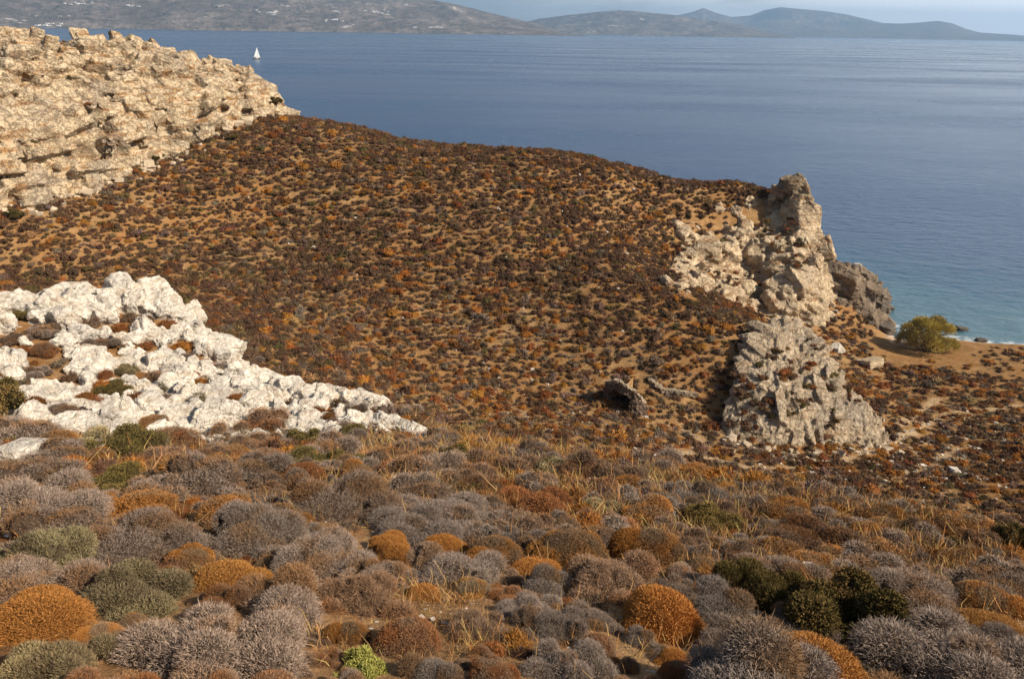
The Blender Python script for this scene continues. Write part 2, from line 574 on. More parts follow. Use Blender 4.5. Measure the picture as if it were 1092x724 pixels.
def hull_proto(seed, cuts=5, jit=.17):
    """an angular block: a jittered box with corners and edges broken off, as a convex hull"""
    r = random.Random(seed)
    pts = []
    for x in (-.5, .5):
        for y in (-.5, .5):
            for z in (-.5, .5):
                c = Vector((x, y, z))
                if r.random() < .55:
                    for ax in range(3):
                        d = c.copy()
                        d[ax] *= 1 - r.uniform(.25, .9)
                        pts.append(d + Vector([r.gauss(0, jit * .35) for _ in range(3)]))
                else:
                    pts.append(c + Vector([r.uniform(-jit, jit) for _ in range(3)]))
    bm = bmesh.new()
    vv = [bm.verts.new(p) for p in pts]
    bmesh.ops.convex_hull(bm, input=vv)
    bmesh.ops.delete(bm, geom=[v for v in bm.verts if not v.link_faces], context='VERTS')
    bmesh.ops.triangulate(bm, faces=bm.faces)
    bm.verts.index_update()
    V = np.array([v.co for v in bm.verts])
    F = np.array([[v.index for v in f.verts] for f in bm.faces])
    bm.free()
    return V, F


PROTO = [hull_proto(i) for i in range(48)]


def unit_(v):
    return v / np.linalg.norm(v)


def remesh(name, V, F, voxel):
    me = make_mesh(name + '_raw', V, F)
    o = bpy.data.objects.new(name + '_raw', me)
    C.objects.link(o)
    md = o.modifiers.new('r', 'REMESH')
    md.mode = 'VOXEL'
    md.voxel_size = voxel
    md.adaptivity = 0
    dg = bpy.context.evaluated_depsgraph_get()
    ev = o.evaluated_get(dg)
    m2 = ev.to_mesh()
    nv = len(m2.vertices)
    P = np.zeros(nv * 3, np.float32)
    m2.vertices.foreach_get('co', P)
    Nn = np.zeros(nv * 3, np.float32)
    m2.vertices.foreach_get('normal', Nn)
    nl = len(m2.loops)
    L = np.zeros(nl, np.int32)
    m2.loops.foreach_get('vertex_index', L)
    npoly = len(m2.polygons)
    tot = np.zeros(npoly, np.int32)
    m2.polygons.foreach_get('loop_total', tot)
    ev.to_mesh_clear()
    bpy.data.objects.remove(o)
    bpy.data.meshes.remove(me)
    st = np.concatenate([[0], np.cumsum(tot)[:-1]])
    faces = [L[st[tot == n][:, None] + np.arange(n)] for n in np.unique(tot)]
    return P.reshape(-1, 3).astype(float), Nn.reshape(-1, 3).astype(float), faces


def solid_from_grid(G, back):
    """close a surface grid into a solid by a copy of it pushed back"""
    n, m = G.shape[:2]
    A = G.reshape(-1, 3)
    B = (G + np.asarray(back)).reshape(-1, 3)
    f = grid_faces(n, m)
    F = [f, f[:, ::-1] + n * m]
    rim = list(range(m)) + [i * m + m - 1 for i in range(1, n)] + [(n - 1) * m + j for j in range(m - 2, -1, -1)] + [i * m for i in range(n - 2, 0, -1)]
    a = np.array(rim)
    b_ = np.roll(a, -1)
    F.append(np.c_[b_, a, a + n * m, b_ + n * m])
    return np.r_[A, B], np.concatenate(F)


def recess(G, depth):
    n_, m_ = G.shape[:2]
    i_, j_ = np.meshgrid(np.arange(n_), np.arange(m_), indexing='ij')
    _, _, nn = frames(G, i_.ravel(), j_.ravel())
    return G - nn.reshape(G.shape) * depth


def blocks_on(centres, ux, uy, un, dims, seed, twist=.25):
    r = np.random.default_rng(seed)
    vs, fs, n = [], [], 0
    for i in range(len(centres)):
        V, F = PROTO[r.integers(len(PROTO))]
        a, b_, c = r.normal(0, twist, 3)
        B = np.stack([ux[i], uy[i], un[i]], 1)
        Rm = np.array(Matrix.Rotation(a * .6, 3, 'X') @ Matrix.Rotation(b_ * .6, 3, 'Y') @ Matrix.Rotation(c, 3, 'Z'))
        P = (V * dims[i]) @ Rm.T @ B.T + centres[i]
        vs.append(P)
        fs.append(F + n)
        n += len(V)
    return np.concatenate(vs), np.concatenate(fs)


def frames(G, i, j):
    n, m = G.shape[:2]
    i0, i1 = np.clip(i - 1, 0, n - 1), np.clip(i + 1, 0, n - 1)
    j0, j1 = np.clip(j - 1, 0, m - 1), np.clip(j + 1, 0, m - 1)
    du = G[i, j1] - G[i, j0]
    dv = G[i1, j] - G[i0, j]
    du /= np.linalg.norm(du, axis=1)[:, None] + 1e-9
    nn = np.cross(dv, du)
    nn /= np.linalg.norm(nn, axis=1)[:, None] + 1e-9
    s = np.sign((nn * (CAM - G[i, j])).sum(1))
    nn *= s[:, None]
    dv = np.cross(nn, du)
    return du, dv, nn


def bilin(K, n, m):
    """a coarse grid of points drawn out smoothly to n x m"""
    K = np.asarray(K, float)
    a, b_ = K.shape[:2]
    u = np.linspace(0, a - 1, n)
    v = np.linspace(0, b_ - 1, m)
    i = np.clip(np.floor(u).astype(int), 0, a - 2)
    j = np.clip(np.floor(v).astype(int), 0, b_ - 2)
    fu, fv = (u - i)[:, None, None], (v - j)[None, :, None]
    return (K[i][:, j] * (1 - fu) * (1 - fv) + K[i + 1][:, j] * fu * (1 - fv) + K[i][:, j + 1] * (1 - fu) * fv + K[i + 1][:, j + 1] * fu * fv)


def weather(P, Nn, s1, a1, s2, a2, seed, aniso=(1, 1, 1.6)):
    """fracture and roughen a rock surface along its normals"""
    q = P * aniso
    wob = np.stack([vnoise(P[:, 0] / s1 * 1.7, P[:, 1] / s1 * 1.7, P[:, 2] / s1 * 1.7, seed + k) for k in range(3)], 1) - .5
    f1, f2, cid = worley(q / s1 + wob * .5, seed)
    tone = cid * .6
    crack = 1 - sstep(0, .14, f2 - f1)
    d = a1 * ((cid - .5) * 1.2 - crack * .8)
    f1, f2, cid = worley(q / s2 + wob, seed + 5)
    tone = tone + cid * .4
    d += a2 * ((cid - .5) * 1.2 - (1 - sstep(0, .16, f2 - f1)) * .7)
    d += a2 * 1.5 * (fbm(P[:, 0] / s2, P[:, 1] / s2, P[:, 2] / s2, 3, seed) - .5)
    return P + Nn * d[:, None], tone


def rock_mass(name, parts, voxel, mat, seed, w, label, cat, smooth=False, caves=(), dark=None):
    V, F, n = [], [], 0
    FF = {3: [], 4: []}
    for v, f in parts:
        V.append(v)
        FF[f.shape[1]].append(f + n)
        n += len(v)
    P, Nn, faces = remesh(name, np.concatenate(V), [np.concatenate(x) for x in FF.values() if x], voxel)
    for px, py, rad, deep in caves:
        X, Y, D_ = project(P)
        near_ = np.where((X - px) ** 2 + (Y - py) ** 2 < 9, D_, 1e9)
        c = P[int(np.argmin(near_))]
        q = (P - c) / (rad, rad, rad * 1.25)
        P = P - (Nn * .7 - unit_(CAM - c) * -.3) * (deep * np.exp(-(q ** 2).sum(1) ** 1.5))[:, None]
    P, tone = weather(P, Nn, *w, seed)
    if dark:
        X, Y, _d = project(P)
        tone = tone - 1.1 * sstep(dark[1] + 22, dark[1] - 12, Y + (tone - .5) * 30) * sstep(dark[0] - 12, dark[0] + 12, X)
    o0 = P.mean(0)
    me = make_mesh(name, P - o0, faces, smooth, {'tone': tone}, [mat])
    o = link(name, me, None, label, cat, loc=o0)
    print(name, len(P), round(time.time() - T0, 1))
    return o


# --- the ochre cliff at the upper left: bedded tiers stepping up to a flat top
A = hit(-2, 224)
B = at(304, 124, 98)
B[2] = float(terrain(B[0], B[1]))
es = (B - A)[:2]
Lc = np.linalg.norm(es)
es /= Lc
eq = np.array([-es[1], es[0]])
hq = np.array([(-1.2, -1.5), (-.3, -.3), (0, .3), (.5, 1.6), (1.0, 1.9), (1.5, 4.4), (2.0, 5.3), (3.0, 5.8), (3.5, 7.2), (4.6, 7.9), (5.2, 9.4), (6.5, 10.4), (8, 11.6), (10, 12.6), (14, 13.4), (20, 13.6), (26, 12.6), (32, 9), (36, 3), (38, -3)])
ss = np.linspace(-16, Lc, 200)
qs = np.interp(np.linspace(0, 1, 90), np.linspace(0, 1, len(hq)), hq[:, 0])
hh = np.interp(qs, hq[:, 0], hq[:, 1])
SIL = np.array([(-400, 52), (-100, 50), (0, 47), (40, 43), (70, 41), (130, 43), (170, 49), (200, 56), (225, 60), (240, 63), (252, 72), (265, 77), (280, 88), (296, 100), (305, 112), (312, 122)], float)
top = np.zeros(len(ss))
for j, s in enumerate(ss):
    xy = A[:2] + es * s
    g0 = float(terrain(*xy))
    tj = 1.0
    for _ in range(12):
        q = 9.0 * (.45 + .55 * min(1, tj))
        e = xy + eq * q
        X, Y, _d = project(np.array([[e[0], e[1], 27.0]]))
        want = np.interp(X[0], SIL[:, 0], SIL[:, 1]) + 11
        d = ray(X[0], want)
        zt = CAMZ + d[2] * (e[1] / d[1])
        tj = np.clip((zt - g0) / 13.0, .04, 1.2)
    top[j] = tj
G = np.zeros((len(qs), len(ss), 3))
wob = (fbm(ss * .22, 0, 2.2, 3) - .5) * 2.4
for j, s in enumerate(ss):
    base = A[:2] + es * s
    q = qs * (.45 + .55 * min(1, top[j])) + wob[j] * np.clip(1 - qs / 30, 0, 1)
    xy = base[None] + eq[None] * q[:, None]
    gz0 = float(terrain(base[0], base[1]))
    gz0 = gz0 + max(0, -s) * .05
    G[:, j, :2] = xy
    G[:, j, 2] = gz0 - .3 + hh * top[j] * np.where(hh > 0, 1, 1)
CLIFF_G = G
r = np.random.default_rng(3)
parts = [solid_from_grid(recess(G, .55), (0, 0, -6))]
ci, cj, dm, of = [], [], [], []
row = 2
arc = np.r_[0, np.cumsum(np.linalg.norm(np.diff(G[:, 100], axis=0), axis=1))]
t = arc[4]
ds = ss[1] - ss[0]
while t < arc[70]:
    off_ = r.choice([-.6, 0, .1, .3])
    th_ = r.uniform(1.0, 2.6) if t < arc[40] else r.uniform(.6, 1.2)
    i = int(np.searchsorted(arc, t + th_ / 2))
    s = -16.0
    while s < Lc:
        wd = r.uniform(1.6, 5.2) * (1.0 if t < arc[42] else .5)
        if r.random() < .86:
            ci.append(min(i + r.integers(-1, 2), len(qs) - 2))
            cj.append(int(np.clip((s + wd / 2 + 16) / ds, 1, len(ss) - 2)))
            of.append(off_)
            dm.append((wd * 1.0, th_ * r.uniform(.82, 1.08), r.uniform(1.4, 2.6)))
        s += wd
    t += th_
ci, cj, dm = np.array(ci), np.array(cj), np.array(dm)
ux, uy, un = frames(G, ci, cj)
# bedding: blocks lie in level courses, so turn each frame part of the way back to level
un2 = un * .75 + np.array([eq[0] * -.4, eq[1] * -.4, .25])
un2 /= np.linalg.norm(un2, axis=1)[:, None]
ux2 = np.cross(np.cross(un2, ux), un2)
ux2 /= np.linalg.norm(ux2, axis=1)[:, None]
uy2 = np.cross(un2, ux2)
cen = G[ci, cj] + un2 * (np.array(of)[:, None] + r.normal(-.35, .3, (len(ci), 1)))
parts.append(blocks_on(cen, ux2, uy2, un2, dm, 4, .11))
# small broken slabs on the upper slope
nb = 1000
ci = r.integers(32, 72, nb)
cj = r.integers(2, len(ss) - 3, nb)
ux, uy, un = frames(G, ci, cj)
tilt = un * .5 + np.array([es[0] * .5, es[1] * .5, .45])
tilt /= np.linalg.norm(tilt, axis=1)[:, None]
ux2 = np.cross(uy, tilt)
ux2 /= np.linalg.norm(ux2, axis=1)[:, None]
uy2 = np.cross(tilt, ux2)
sz = r.lognormal(-.45, .45, (nb, 1)) * np.where(ci < 34, .7, 1.0)[:, None]
parts.append(blocks_on(G[ci, cj] + un * -.32, ux2, uy2, tilt, sz * r.uniform([.9, .6, .4], [2.0, 1.3, .9], (nb, 3)), 5, .17))
rock_mass('rock_cliff', parts, .095, MAT['cliff_rock'], 31, (1.2, .05, .4, .035), 'long ochre limestone cliff of bedded ledges above the brown slope, upper left', 'cliff', caves=[(104, 113, .9, 1.6), (180, 137, 1.0, 2.2), (207, 134, .7, 1.5), (126, 158, .9, 1.6), (95, 168, 1.1, 1.6), (60, 150, 1.0, 1.3), (150, 120, .6, 1.0), (30, 175, .9, 1.2), (238, 112, .7, 1.0), (167, 168, .5, .8)])

# --- the headland at the right
KP = [[(728, 228, 84), (780, 219, 85), (815, 211, 86), (846, 201, 85.5), (857, 226, 83), (868, 255, 81), (881, 288, 79.5)],
      [(722, 266, 77), (765, 256, 79), (810, 243, 81), (848, 234, 81.5), (858, 248, 80.5), (872, 268, 79.5), (884, 300, 78.5)],
      [(708, 300, 70), (755, 290, 72), (800, 280, 74), (845, 275, 76), (863, 284, 76.5), (875, 300, 77), (886, 318, 77.5)],
      [(738, 318, 66), (775, 316, 67.5), (810, 313, 69), (845, 316, 71), (868, 325, 72.5), (885, 332, 75), (905, 338, 76.5)],
      [(755, 340, 63.5), (790, 345, 64.2), (820, 349, 66), (850, 352, 69), (866, 349, 72), (880, 346, 74.5), (905, 348, 76)]]
K = np.array([[at(*c) for c in rr] for rr in KP])
for i_ in range(1, 5):
    for j_ in range(3):
        px_, py_, _ = KP[i_][j_]
        K[i_, j_] = at(px_, py_, hit(px_, py_)[1] - (.55 if j_ else .25))
K[-1, :, 2] -= 1.0
G = bilin(K, 60, 80)
HEAD_G = G
r = np.random.default_rng(9)
parts = [solid_from_grid(recess(G, .3), (1.5, 8, -5))]
nb = 620
ci, cj = r.integers(0, 60, nb), r.integers(0, 80, nb)
keep = (fbm(ci * .12, cj * .1, 4.4, 3) + (cj / 80 - .5) * .35 + .06 > .47) | (r.random(nb) < .12)
ci, cj = ci[keep], cj[keep]
ux, uy, un = frames(G, ci, cj)
up = un + np.array([.1, -.1, .35])
up /= np.linalg.norm(up, axis=1)[:, None]
ux2 = np.cross(np.cross(up, ux), up)
ux2 /= np.linalg.norm(ux2, axis=1)[:, None]
uy2 = np.cross(up, ux2)
sz = r.lognormal(-.28, .4, (len(ci), 1))
parts.append(blocks_on(G[ci, cj] + un * r.normal(-.2, .2, (len(ci), 1)), ux2, uy2, up, sz * r.uniform([.8, .8, .7], [2.2, 1.7, 1.6], (len(ci), 3)), 6, .5))
# the knob on its top
kn = [(846, 197, 84.5, 1.9), (853, 203, 84, 1.6), (857, 213, 83.2, 1.5), (860, 223, 82.6, 1.5), (833, 203, 85, 1.4), (850, 190, 84.6, .9), (862, 242, 81.5, 1.4), (868, 258, 80.5, 1.2), (852, 236, 82, 1.8), (850, 218, 83.5, 2.2)]
cc = np.array([at(a, b_, c) for a, b_, c, d in kn])
I3 = np.tile(np.eye(3), (len(kn), 1, 1))
parts.append(blocks_on(cc, I3[:, 0], I3[:, 1], I3[:, 2], np.array([[d, d * 1.2, d * .9] for *_, d in kn]), 8, .5))
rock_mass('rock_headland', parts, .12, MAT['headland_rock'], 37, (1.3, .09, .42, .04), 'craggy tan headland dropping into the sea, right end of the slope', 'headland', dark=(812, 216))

# --- the low broken rocks running from it into the water
KP = [[(884, 284, 80), (900, 287, 79.8), (914, 286, 79.5), (928, 300, 79), (938, 316, 78.8)],
      [(882, 305, 78), (900, 305, 77.8), (916, 308, 77.6), (930, 318, 77.8), (940, 328, 78)],
      [(880, 330, 75.5), (898, 336, 75.5), (916, 341, 75.7), (931, 344, 76), (942, 347, 76.5)]]
K = np.array([[at(*c) for c in rr] for rr in KP])
G = bilin(K, 30, 40)
SHORE_G = G
r = np.random.default_rng(19)
parts = [solid_from_grid(G, (1, 4, -4))]
nb = 230
ci, cj = r.integers(0, 30, nb), r.integers(0, 40, nb)
ux, uy, un = frames(G, ci, cj)
sz = r.lognormal(-.35, .45, (nb, 1))
parts.append(blocks_on(G[ci, cj] + un * r.normal(-.05, .25, (nb, 1)), ux, uy, un, sz * r.uniform([.7, .7, .6], [1.8, 1.5, 1.5], (nb, 3)), 61, .7))
rock_mass('shore_rocks', parts, .12, MAT['shore_rock'], 63, (.9, .08, .35, .04), 'jumbled brown rocks running from the headland foot into the water', 'rocks')

# --- the pyramid in front of it
KP = [[(805, 362, 53), (818, 348, 54.2), (838, 346, 54.2), (864, 360, 53)],
      [(793, 390, 50.4), (818, 380, 51.2), (850, 383, 51.2), (885, 392, 50.4)],
      [(782, 420, 47.9), (812, 415, 47.4), (850, 418, 47.2), (912, 424, 48)],
      [(775, 445, 46.6), (808, 450, 45.6), (850, 455, 45.2), (932, 448, 46.9)],
      [(776, 468, 45), (810, 481, 44), (855, 491, 43.6), (952, 474, 45.6)]]
K = np.array([[at(*c) for c in rr] for rr in KP])
K[-1, :, 2] -= .7
G = bilin(K, 60, 60)
PYR_G = G
r = np.random.default_rng(12)
parts = [solid_from_grid(recess(G, .12), (.8, 3.5, -3))]
nb = 1700
ci, cj = r.integers(0, 60, nb), r.integers(0, 60, nb)
ux, uy, un = frames(G, ci, cj)
lean = uy * np.sign(uy[:, 2:3]) + ux * r.normal(.3, .16, (nb, 1))
lean /= np.linalg.norm(lean, axis=1)[:, None]
side = np.cross(un, lean)
sz = r.lognormal(-.42, .35, (nb, 1))
parts.append(blocks_on(G[ci, cj] + un * r.normal(-.1, .07, (nb, 1)), side, lean, un, sz * r.uniform([.2, .8, .3], [.6, 2.0, .65], (nb, 3)), 7, .2))
rock_mass('rock_pyramid', parts, .08, MAT['pyramid_rock'], 41, (.6, .04, .2, .02), 'steep grey triangular crag rising from the valley floor before the headland', 'crag')

# --- the white outcrop on the near spur
OUT = np.array([(-40, 280), (0, 280), (60, 282), (120, 272), (160, 265), (195, 282), (205, 318), (225, 340), (260, 366), (300, 388), (335, 396), (385, 398), (405, 422), (440, 458), (395, 462), (330, 462), (262, 458), (225, 468), (165, 470), (110, 458), (70, 462), (20, 455), (-40, 460)], float)


def inside(px, py, poly):
    c = np.zeros(np.shape(px), bool)
    j = len(poly) - 1
    for i in range(len(poly)):
        xi, yi = poly[i]
        xj, yj = poly[j]
        c ^= ((yi > py) != (yj > py)) & (px < (xj - xi) * (py - yi) / (yj - yi + 1e-9) + xi)
        j = i
    return c


POCK = [(49, 374, 13, 'rust'), (47, 353, 17, 'grey'), (18, 337, 12, 'olive'), (99, 346, 11, 'grey'), (148, 341, 15, 'brown'), (181, 347, 11, 'rust'), (109, 366, 14, 'grey'), (157, 369, 9, 'rust'), (204, 382, 9, 'grey'), (194, 369, 10, 'orange'),
        (235, 390, 18, 'grey'), (165, 384, 8, 'brown'), (210, 411, 11, 'orange'), (165, 400, 13, 'brown'), (132, 396, 13, 'sage'), (121, 414, 14, 'olive'), (93, 423, 9, 'rust'), (41, 396, 14, 'grey'), (37, 428, 9, 'rust'), (142, 427, 11, 'rust'),
        (268, 386, 13, 'grey'), (288, 402, 12, 'brown'), (307, 432, 12, 'brown'), (340, 441, 12, 'rust'), (358, 407, 13, 'brown'), (288, 420, 11, 'olive'), (255, 396, 9, 'grey'), (25, 376, 9, 'rust'), (8, 362, 11, 'brown'), (62, 388, 9, 'grey'),
        (231, 406, 13, 'grey'), (111, 412, 10, 'orange'), (408, 437, 12, 'grey'), (362, 432, 11, 'brown'), (320, 414, 9, 'rust'), (385, 425, 9, 'grey'), (75, 405, 10, 'brown'), (180, 425, 10, 'grey'), (252, 425, 10, 'rust'), (66, 440, 12, 'grey'), (22, 410, 10, 'grey'), (330, 425, 8, 'orange'), (128, 352, 8, 'rust'), (210, 360, 8, 'brown')]
POCKET = []
for px, py, rp_, kd in POCK:
    g = hit(px, py + rp_ * .3)
    POCKET.append((kd, g[0], g[1], g[2], rp_ * np.linalg.norm(g - CAM) / FPX))
PKA = np.array([p_[1:] for p_ in POCKET])
r = np.random.default_rng(21)
spots = []
gx_, gy_ = np.meshgrid(np.arange(-26, 0, .12), np.arange(13, 33, .12))
gx_, gy_ = (gx_ + r.uniform(-.06, .06, gx_.shape)).ravel(), (gy_ + r.uniform(-.06, .06, gy_.shape)).ravel()
gz_ = terrain(gx_, gy_)
qx, qy, qd = project(np.c_[gx_, gy_, gz_ + .3])
ins = inside(qx, qy, OUT)
azp = np.arctan2(gx_, gy_)
rp = np.hypot(gx_, gy_)
bd = rp - np.interp(azp, BR[:, 0], BR[:, 1])
ins &= bd < 2.2
cover = fbm(gx_ * .45, gy_ * .45, 8.8, 3)
crest = sstep(-5.5, -1.0, bd)
ins &= (cover + crest * .36 + (r.random(len(gx_)) - .5) * .14 > .44)
OX, OY, OZ, OC = gx_[ins], gy_[ins], gz_[ins], crest[ins]
idx = r.permutation(len(OX))
free = np.min(np.hypot(OX[:, None] - PKA[:, 0], OY[:, None] - PKA[:, 1]) - PKA[:, 3] * 1.15, axis=1)
centres, dims = [], []
taken = np.zeros((0, 3))
for i in idx:
    s = min(r.lognormal(-1.05, .46) * (.85 + .35 * OC[i]), .85)
    if free[i] < s * .3:
        continue
    if len(taken) and np.any(np.hypot(taken[:, 0] - OX[i], taken[:, 1] - OY[i]) < (taken[:, 2] + s) * .36):
        continue
    taken = np.r_[taken, [[OX[i], OY[i], s]]]
    dims.append((s * r.uniform(.9, 1.6), s * r.uniform(.8, 1.2), s * r.uniform(.5, 1.15) * (1 + .3 * OC[i])))
    centres.append((OX[i], OY[i], OZ[i] + s * .12 + .22 * OC[i]))
centres, dims = np.array(centres), np.array(dims)
tail = sstep(-6.5, -3.5, centres[:, 0])[:, None]
dims = dims * (1 - .35 * tail)
centres[:, 2] -= .14 * tail[:, 0]
print('outcrop blocks', len(centres))
n = len(centres)
dip = np.tile(np.array([.35, -.35, .87]), (n, 1)) + r.normal(0, .16, (n, 3))
dip /= np.linalg.norm(dip, axis=1)[:, None]
ux = np.cross(np.tile([.4, 1, 0.], (n, 1)), dip)
ux /= np.linalg.norm(ux, axis=1)[:, None]
uy = np.cross(dip, ux)
# some of the outermost blocks lie loose: those become things of their own
loose_mask = (r.random(n) < .09) & (dims[:, 0] > .38)
parts = [blocks_on(centres[~loose_mask], ux[~loose_mask], uy[~loose_mask], dip[~loose_mask], dims[~loose_mask] * 1.08, 22, .38)]
# bedrock under the blocks joins them
bx, by = np.meshgrid(np.arange(-26, .5, .25), np.arange(13, 33, .25))
bz = terrain(bx, by)
qx, qy, _ = project(np.c_[bx.ravel(), by.ravel(), bz.ravel()])
bb = np.hypot(bx, by) - np.interp(np.arctan2(bx, by), BR[:, 0], BR[:, 1])
din = inside(qx, qy, OUT).reshape(bx.shape)
ct = fbm(bx * .45, by * .45, 8.8, 3) + sstep(-5.5, -1, bb) * .36
lift = np.where(din & (bb < 1.5), -.12 + sstep(.44, .75, ct) * .26 - .3 * np.any([np.hypot(bx - a_[0], by - a_[1]) < a_[3] * 1.3 for a_ in PKA], axis=0), -.35)
for _ in range(2):
    lift = (lift + np.roll(lift, 1, 0) + np.roll(lift, -1, 0) + np.roll(lift, 1, 1) + np.roll(lift, -1, 1)) / 5
Gb = np.stack([bx, by, bz + lift], -1)
ok = (inside(qx, qy, OUT + (OUT - OUT.mean(0)) * .08).reshape(bx.shape)) & (bb < 2.5)
fall = np.where(ok, 0, -1.2)
Gb[..., 2] += fall
parts.append(solid_from_grid(Gb, (0, 0, -.8)))
rock_mass('white_outcrop', parts, .05, MAT['white_rock'], 51, (.5, .045, .2, .015), 'broad white outcrop of shattered limestone on the near spur', 'rock outcrop')
LOOSE = [(centres[i], ux[i], uy[i], dip[i], dims[i]) for i in np.where(loose_mask)[0]]

# ------------------------------------------------------------------ plants
KIND = {   # base colour, second colour, dark colour of wood and of the shaded-looking core
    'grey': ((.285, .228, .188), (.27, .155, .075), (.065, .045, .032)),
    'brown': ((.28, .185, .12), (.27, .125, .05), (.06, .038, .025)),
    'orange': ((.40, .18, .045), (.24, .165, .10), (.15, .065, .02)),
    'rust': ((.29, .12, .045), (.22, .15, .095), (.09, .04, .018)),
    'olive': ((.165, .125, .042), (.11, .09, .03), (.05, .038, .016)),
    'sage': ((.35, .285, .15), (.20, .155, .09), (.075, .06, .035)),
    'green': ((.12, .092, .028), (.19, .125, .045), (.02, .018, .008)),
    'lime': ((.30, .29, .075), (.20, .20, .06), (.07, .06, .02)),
}


def plant_mat(kind):
    a, b2, core = KIND[kind]
    m, nt, b = new_mat(kind + '_shrub_leaves')
    k = N(nt)
    c = k.mix(k.attr('alt'), a, b2)
    t = k.maprange(k.attr('tint'), 0, 1, .62, 1.38)
    c = k.mix(1.0, c, k.node('ShaderNodeObjectInfo').outputs['Color'], 'MULTIPLY')
    vm = k.node('ShaderNodeVectorMath', operation='SCALE')
    k.put(vm, 0, c)
    k.put(vm, 'Scale', t)
    k.put(b, 'Base Color', vm.outputs[0])
    b.inputs['Roughness'].default_value = .85
    b.inputs['Specular IOR Level'].default_value = .12
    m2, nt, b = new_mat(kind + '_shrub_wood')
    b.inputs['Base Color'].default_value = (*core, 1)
    b.inputs['Roughness'].default_value = .95
    b.inputs['Specular IOR Level'].default_value = .05
    return m, m2


for kd in KIND:
    MAT[kd], MAT[kd + '_wood'] = plant_mat(kd)


def unit(v):
    return v / (np.linalg.norm(v, axis=-1, keepdims=True) + 1e-9)


def lobes_for(kind, r):
    """the lumps a bush is made of: centre and radius, in a bush of radius 1"""
    if kind in ('orange', 'rust'):
        L = [(0, 0, .08, .74)]
        for i in range(r.integers(4, 8)):
            a = r.uniform(0, 6.28)
            q = r.uniform(.35, .62)
            L.append((q * math.cos(a), q * math.sin(a), r.uniform(.0, .34), r.uniform(.28, .5)))
    elif kind == 'green':
        L = []
        for i in range(16):
            a = r.uniform(0, 6.28)
            q = math.sqrt(r.uniform(0, .55))
            L.append((q * math.cos(a), q * math.sin(a), r.uniform(.2, .85) * (1.1 - q * .6), r.uniform(.2, .36)))
    else:
        L = [(0, 0, .05, .58)]
        for i in range(r.integers(10, 16)):
            a = r.uniform(0, 6.28)
            q = math.sqrt(r.uniform(.05, .8))
            L.append((q * math.cos(a), q * math.sin(a), r.uniform(.02, .62) * (1.05 - q * .75), r.uniform(.2, .42)))
    return np.array(L)


def shell_points(L, n, r, lo=.74, hi=1.02):
    wgt = L[:, 3] ** 2
    out_p, out_d, out_l = [], [], []
    got = 0
    while got < n:
        m = n * 2
        i = r.choice(len(L), m, p=wgt / wgt.sum())
        d = unit(r.normal(size=(m, 3)))
        d[:, 2] = np.where(d[:, 2] < -.25, -d[:, 2], d[:, 2])
        p = L[i, :3] + d * (L[i, 3] * r.uniform(lo, hi, m))[:, None]
        ok = p[:, 2] > .01
        for j in range(len(L)):
            dist = np.linalg.norm(p - L[j, :3], axis=1)
            ok &= (i == j) | (dist > L[j, 3] * .80)
        out_p.append(p[ok])
        out_d.append(d[ok])
        out_l.append(i[ok])
        got += ok.sum()
    return np.concatenate(out_p)[:n], np.concatenate(out_d)[:n], np.concatenate(out_l)[:n]


def strips(base, d, ln, wd, r, bend=.35, simple=False):
    """thin pointed twigs or leaves: a bent strip each"""
    n = len(base)
    d = unit(d)
    side = unit(np.cross(d, r.normal(size=(n, 3)))) * (wd * .5)[:, None]
    tip = base + d * ln[:, None] + unit(r.normal(size=(n, 3))) * (ln * bend * .5)[:, None]
    if simple:
        V = np.stack([base - side, base + side, tip], 1).reshape(-1, 3)
        return V, [np.arange(3 * n).reshape(n, 3)], 3
    mid = base + d * (ln * .55)[:, None] + r.normal(size=(n, 3)) * (ln * bend * .18)[:, None]
    V = np.stack([base - side, base + side, mid + side * .75, mid - side * .75, tip], 1).reshape(-1, 3)
    o = np.arange(n)[:, None] * 5
    return V, [o + np.array([0, 1, 2, 3]), o + np.array([3, 2, 4])], 5


def dome(L, shrink, nu=12, nv=7, r=None):
    vs, fs, n = [], [], 0
    for x, y, z, rad in L:
        th = np.linspace(.03, math.pi - .03, nv)
        ph = np.arange(nu) / nu * 2 * math.pi
        P = np.stack([np.sin(th)[:, None] * np.cos(ph), np.sin(th)[:, None] * np.sin(ph), np.cos(th)[:, None] * np.ones(nu)], -1) * rad * shrink
        if r is not None:
            P *= r.uniform(.86, 1.12, P.shape[:2])[..., None]
        P = P + (x, y, z)
        P[..., 2] = np.maximum(P[..., 2], -.05)
        vs.append(P.reshape(-1, 3))
        fs.append(grid_faces(nv, nu, True) + n)
        n += nu * nv
    return np.concatenate(vs), np.concatenate(fs)


def stems_mesh(L, r, n=26):
    """woody stems fanning out from the root, three-sided and tapered"""
    vs, fs, k_ = [], [], 0
    for i in range(n):
        x, y, z, rad = L[r.integers(len(L))]
        end = np.array([x, y, z]) + unit(r.normal(size=3) + (0, 0, .5)) * rad * r.uniform(.75, 1.03)
        end[2] = max(end[2], .06)
        st = np.array([r.normal(0, .05), r.normal(0, .05), -.05])
        mid = (st + end) / 2 + np.array([0, 0, -.08]) + r.normal(0, .04, 3)
        pts = [st, mid, end]
        for q, (p, w_) in enumerate(zip(pts, (.028, .017, .005))):
            a = np.arange(3) * 2.094
            vs.append(p + np.stack([np.cos(a) * w_, np.sin(a) * w_, np.zeros(3)], 1))
        for q in range(2):
            for e in range(3):
                fs.append((k_ + q * 3 + e, k_ + q * 3 + (e + 1) % 3, k_ + q * 3 + 3 + (e + 1) % 3, k_ + q * 3 + 3 + e))
        k_ += 9
    return np.concatenate(vs), np.array(fs)


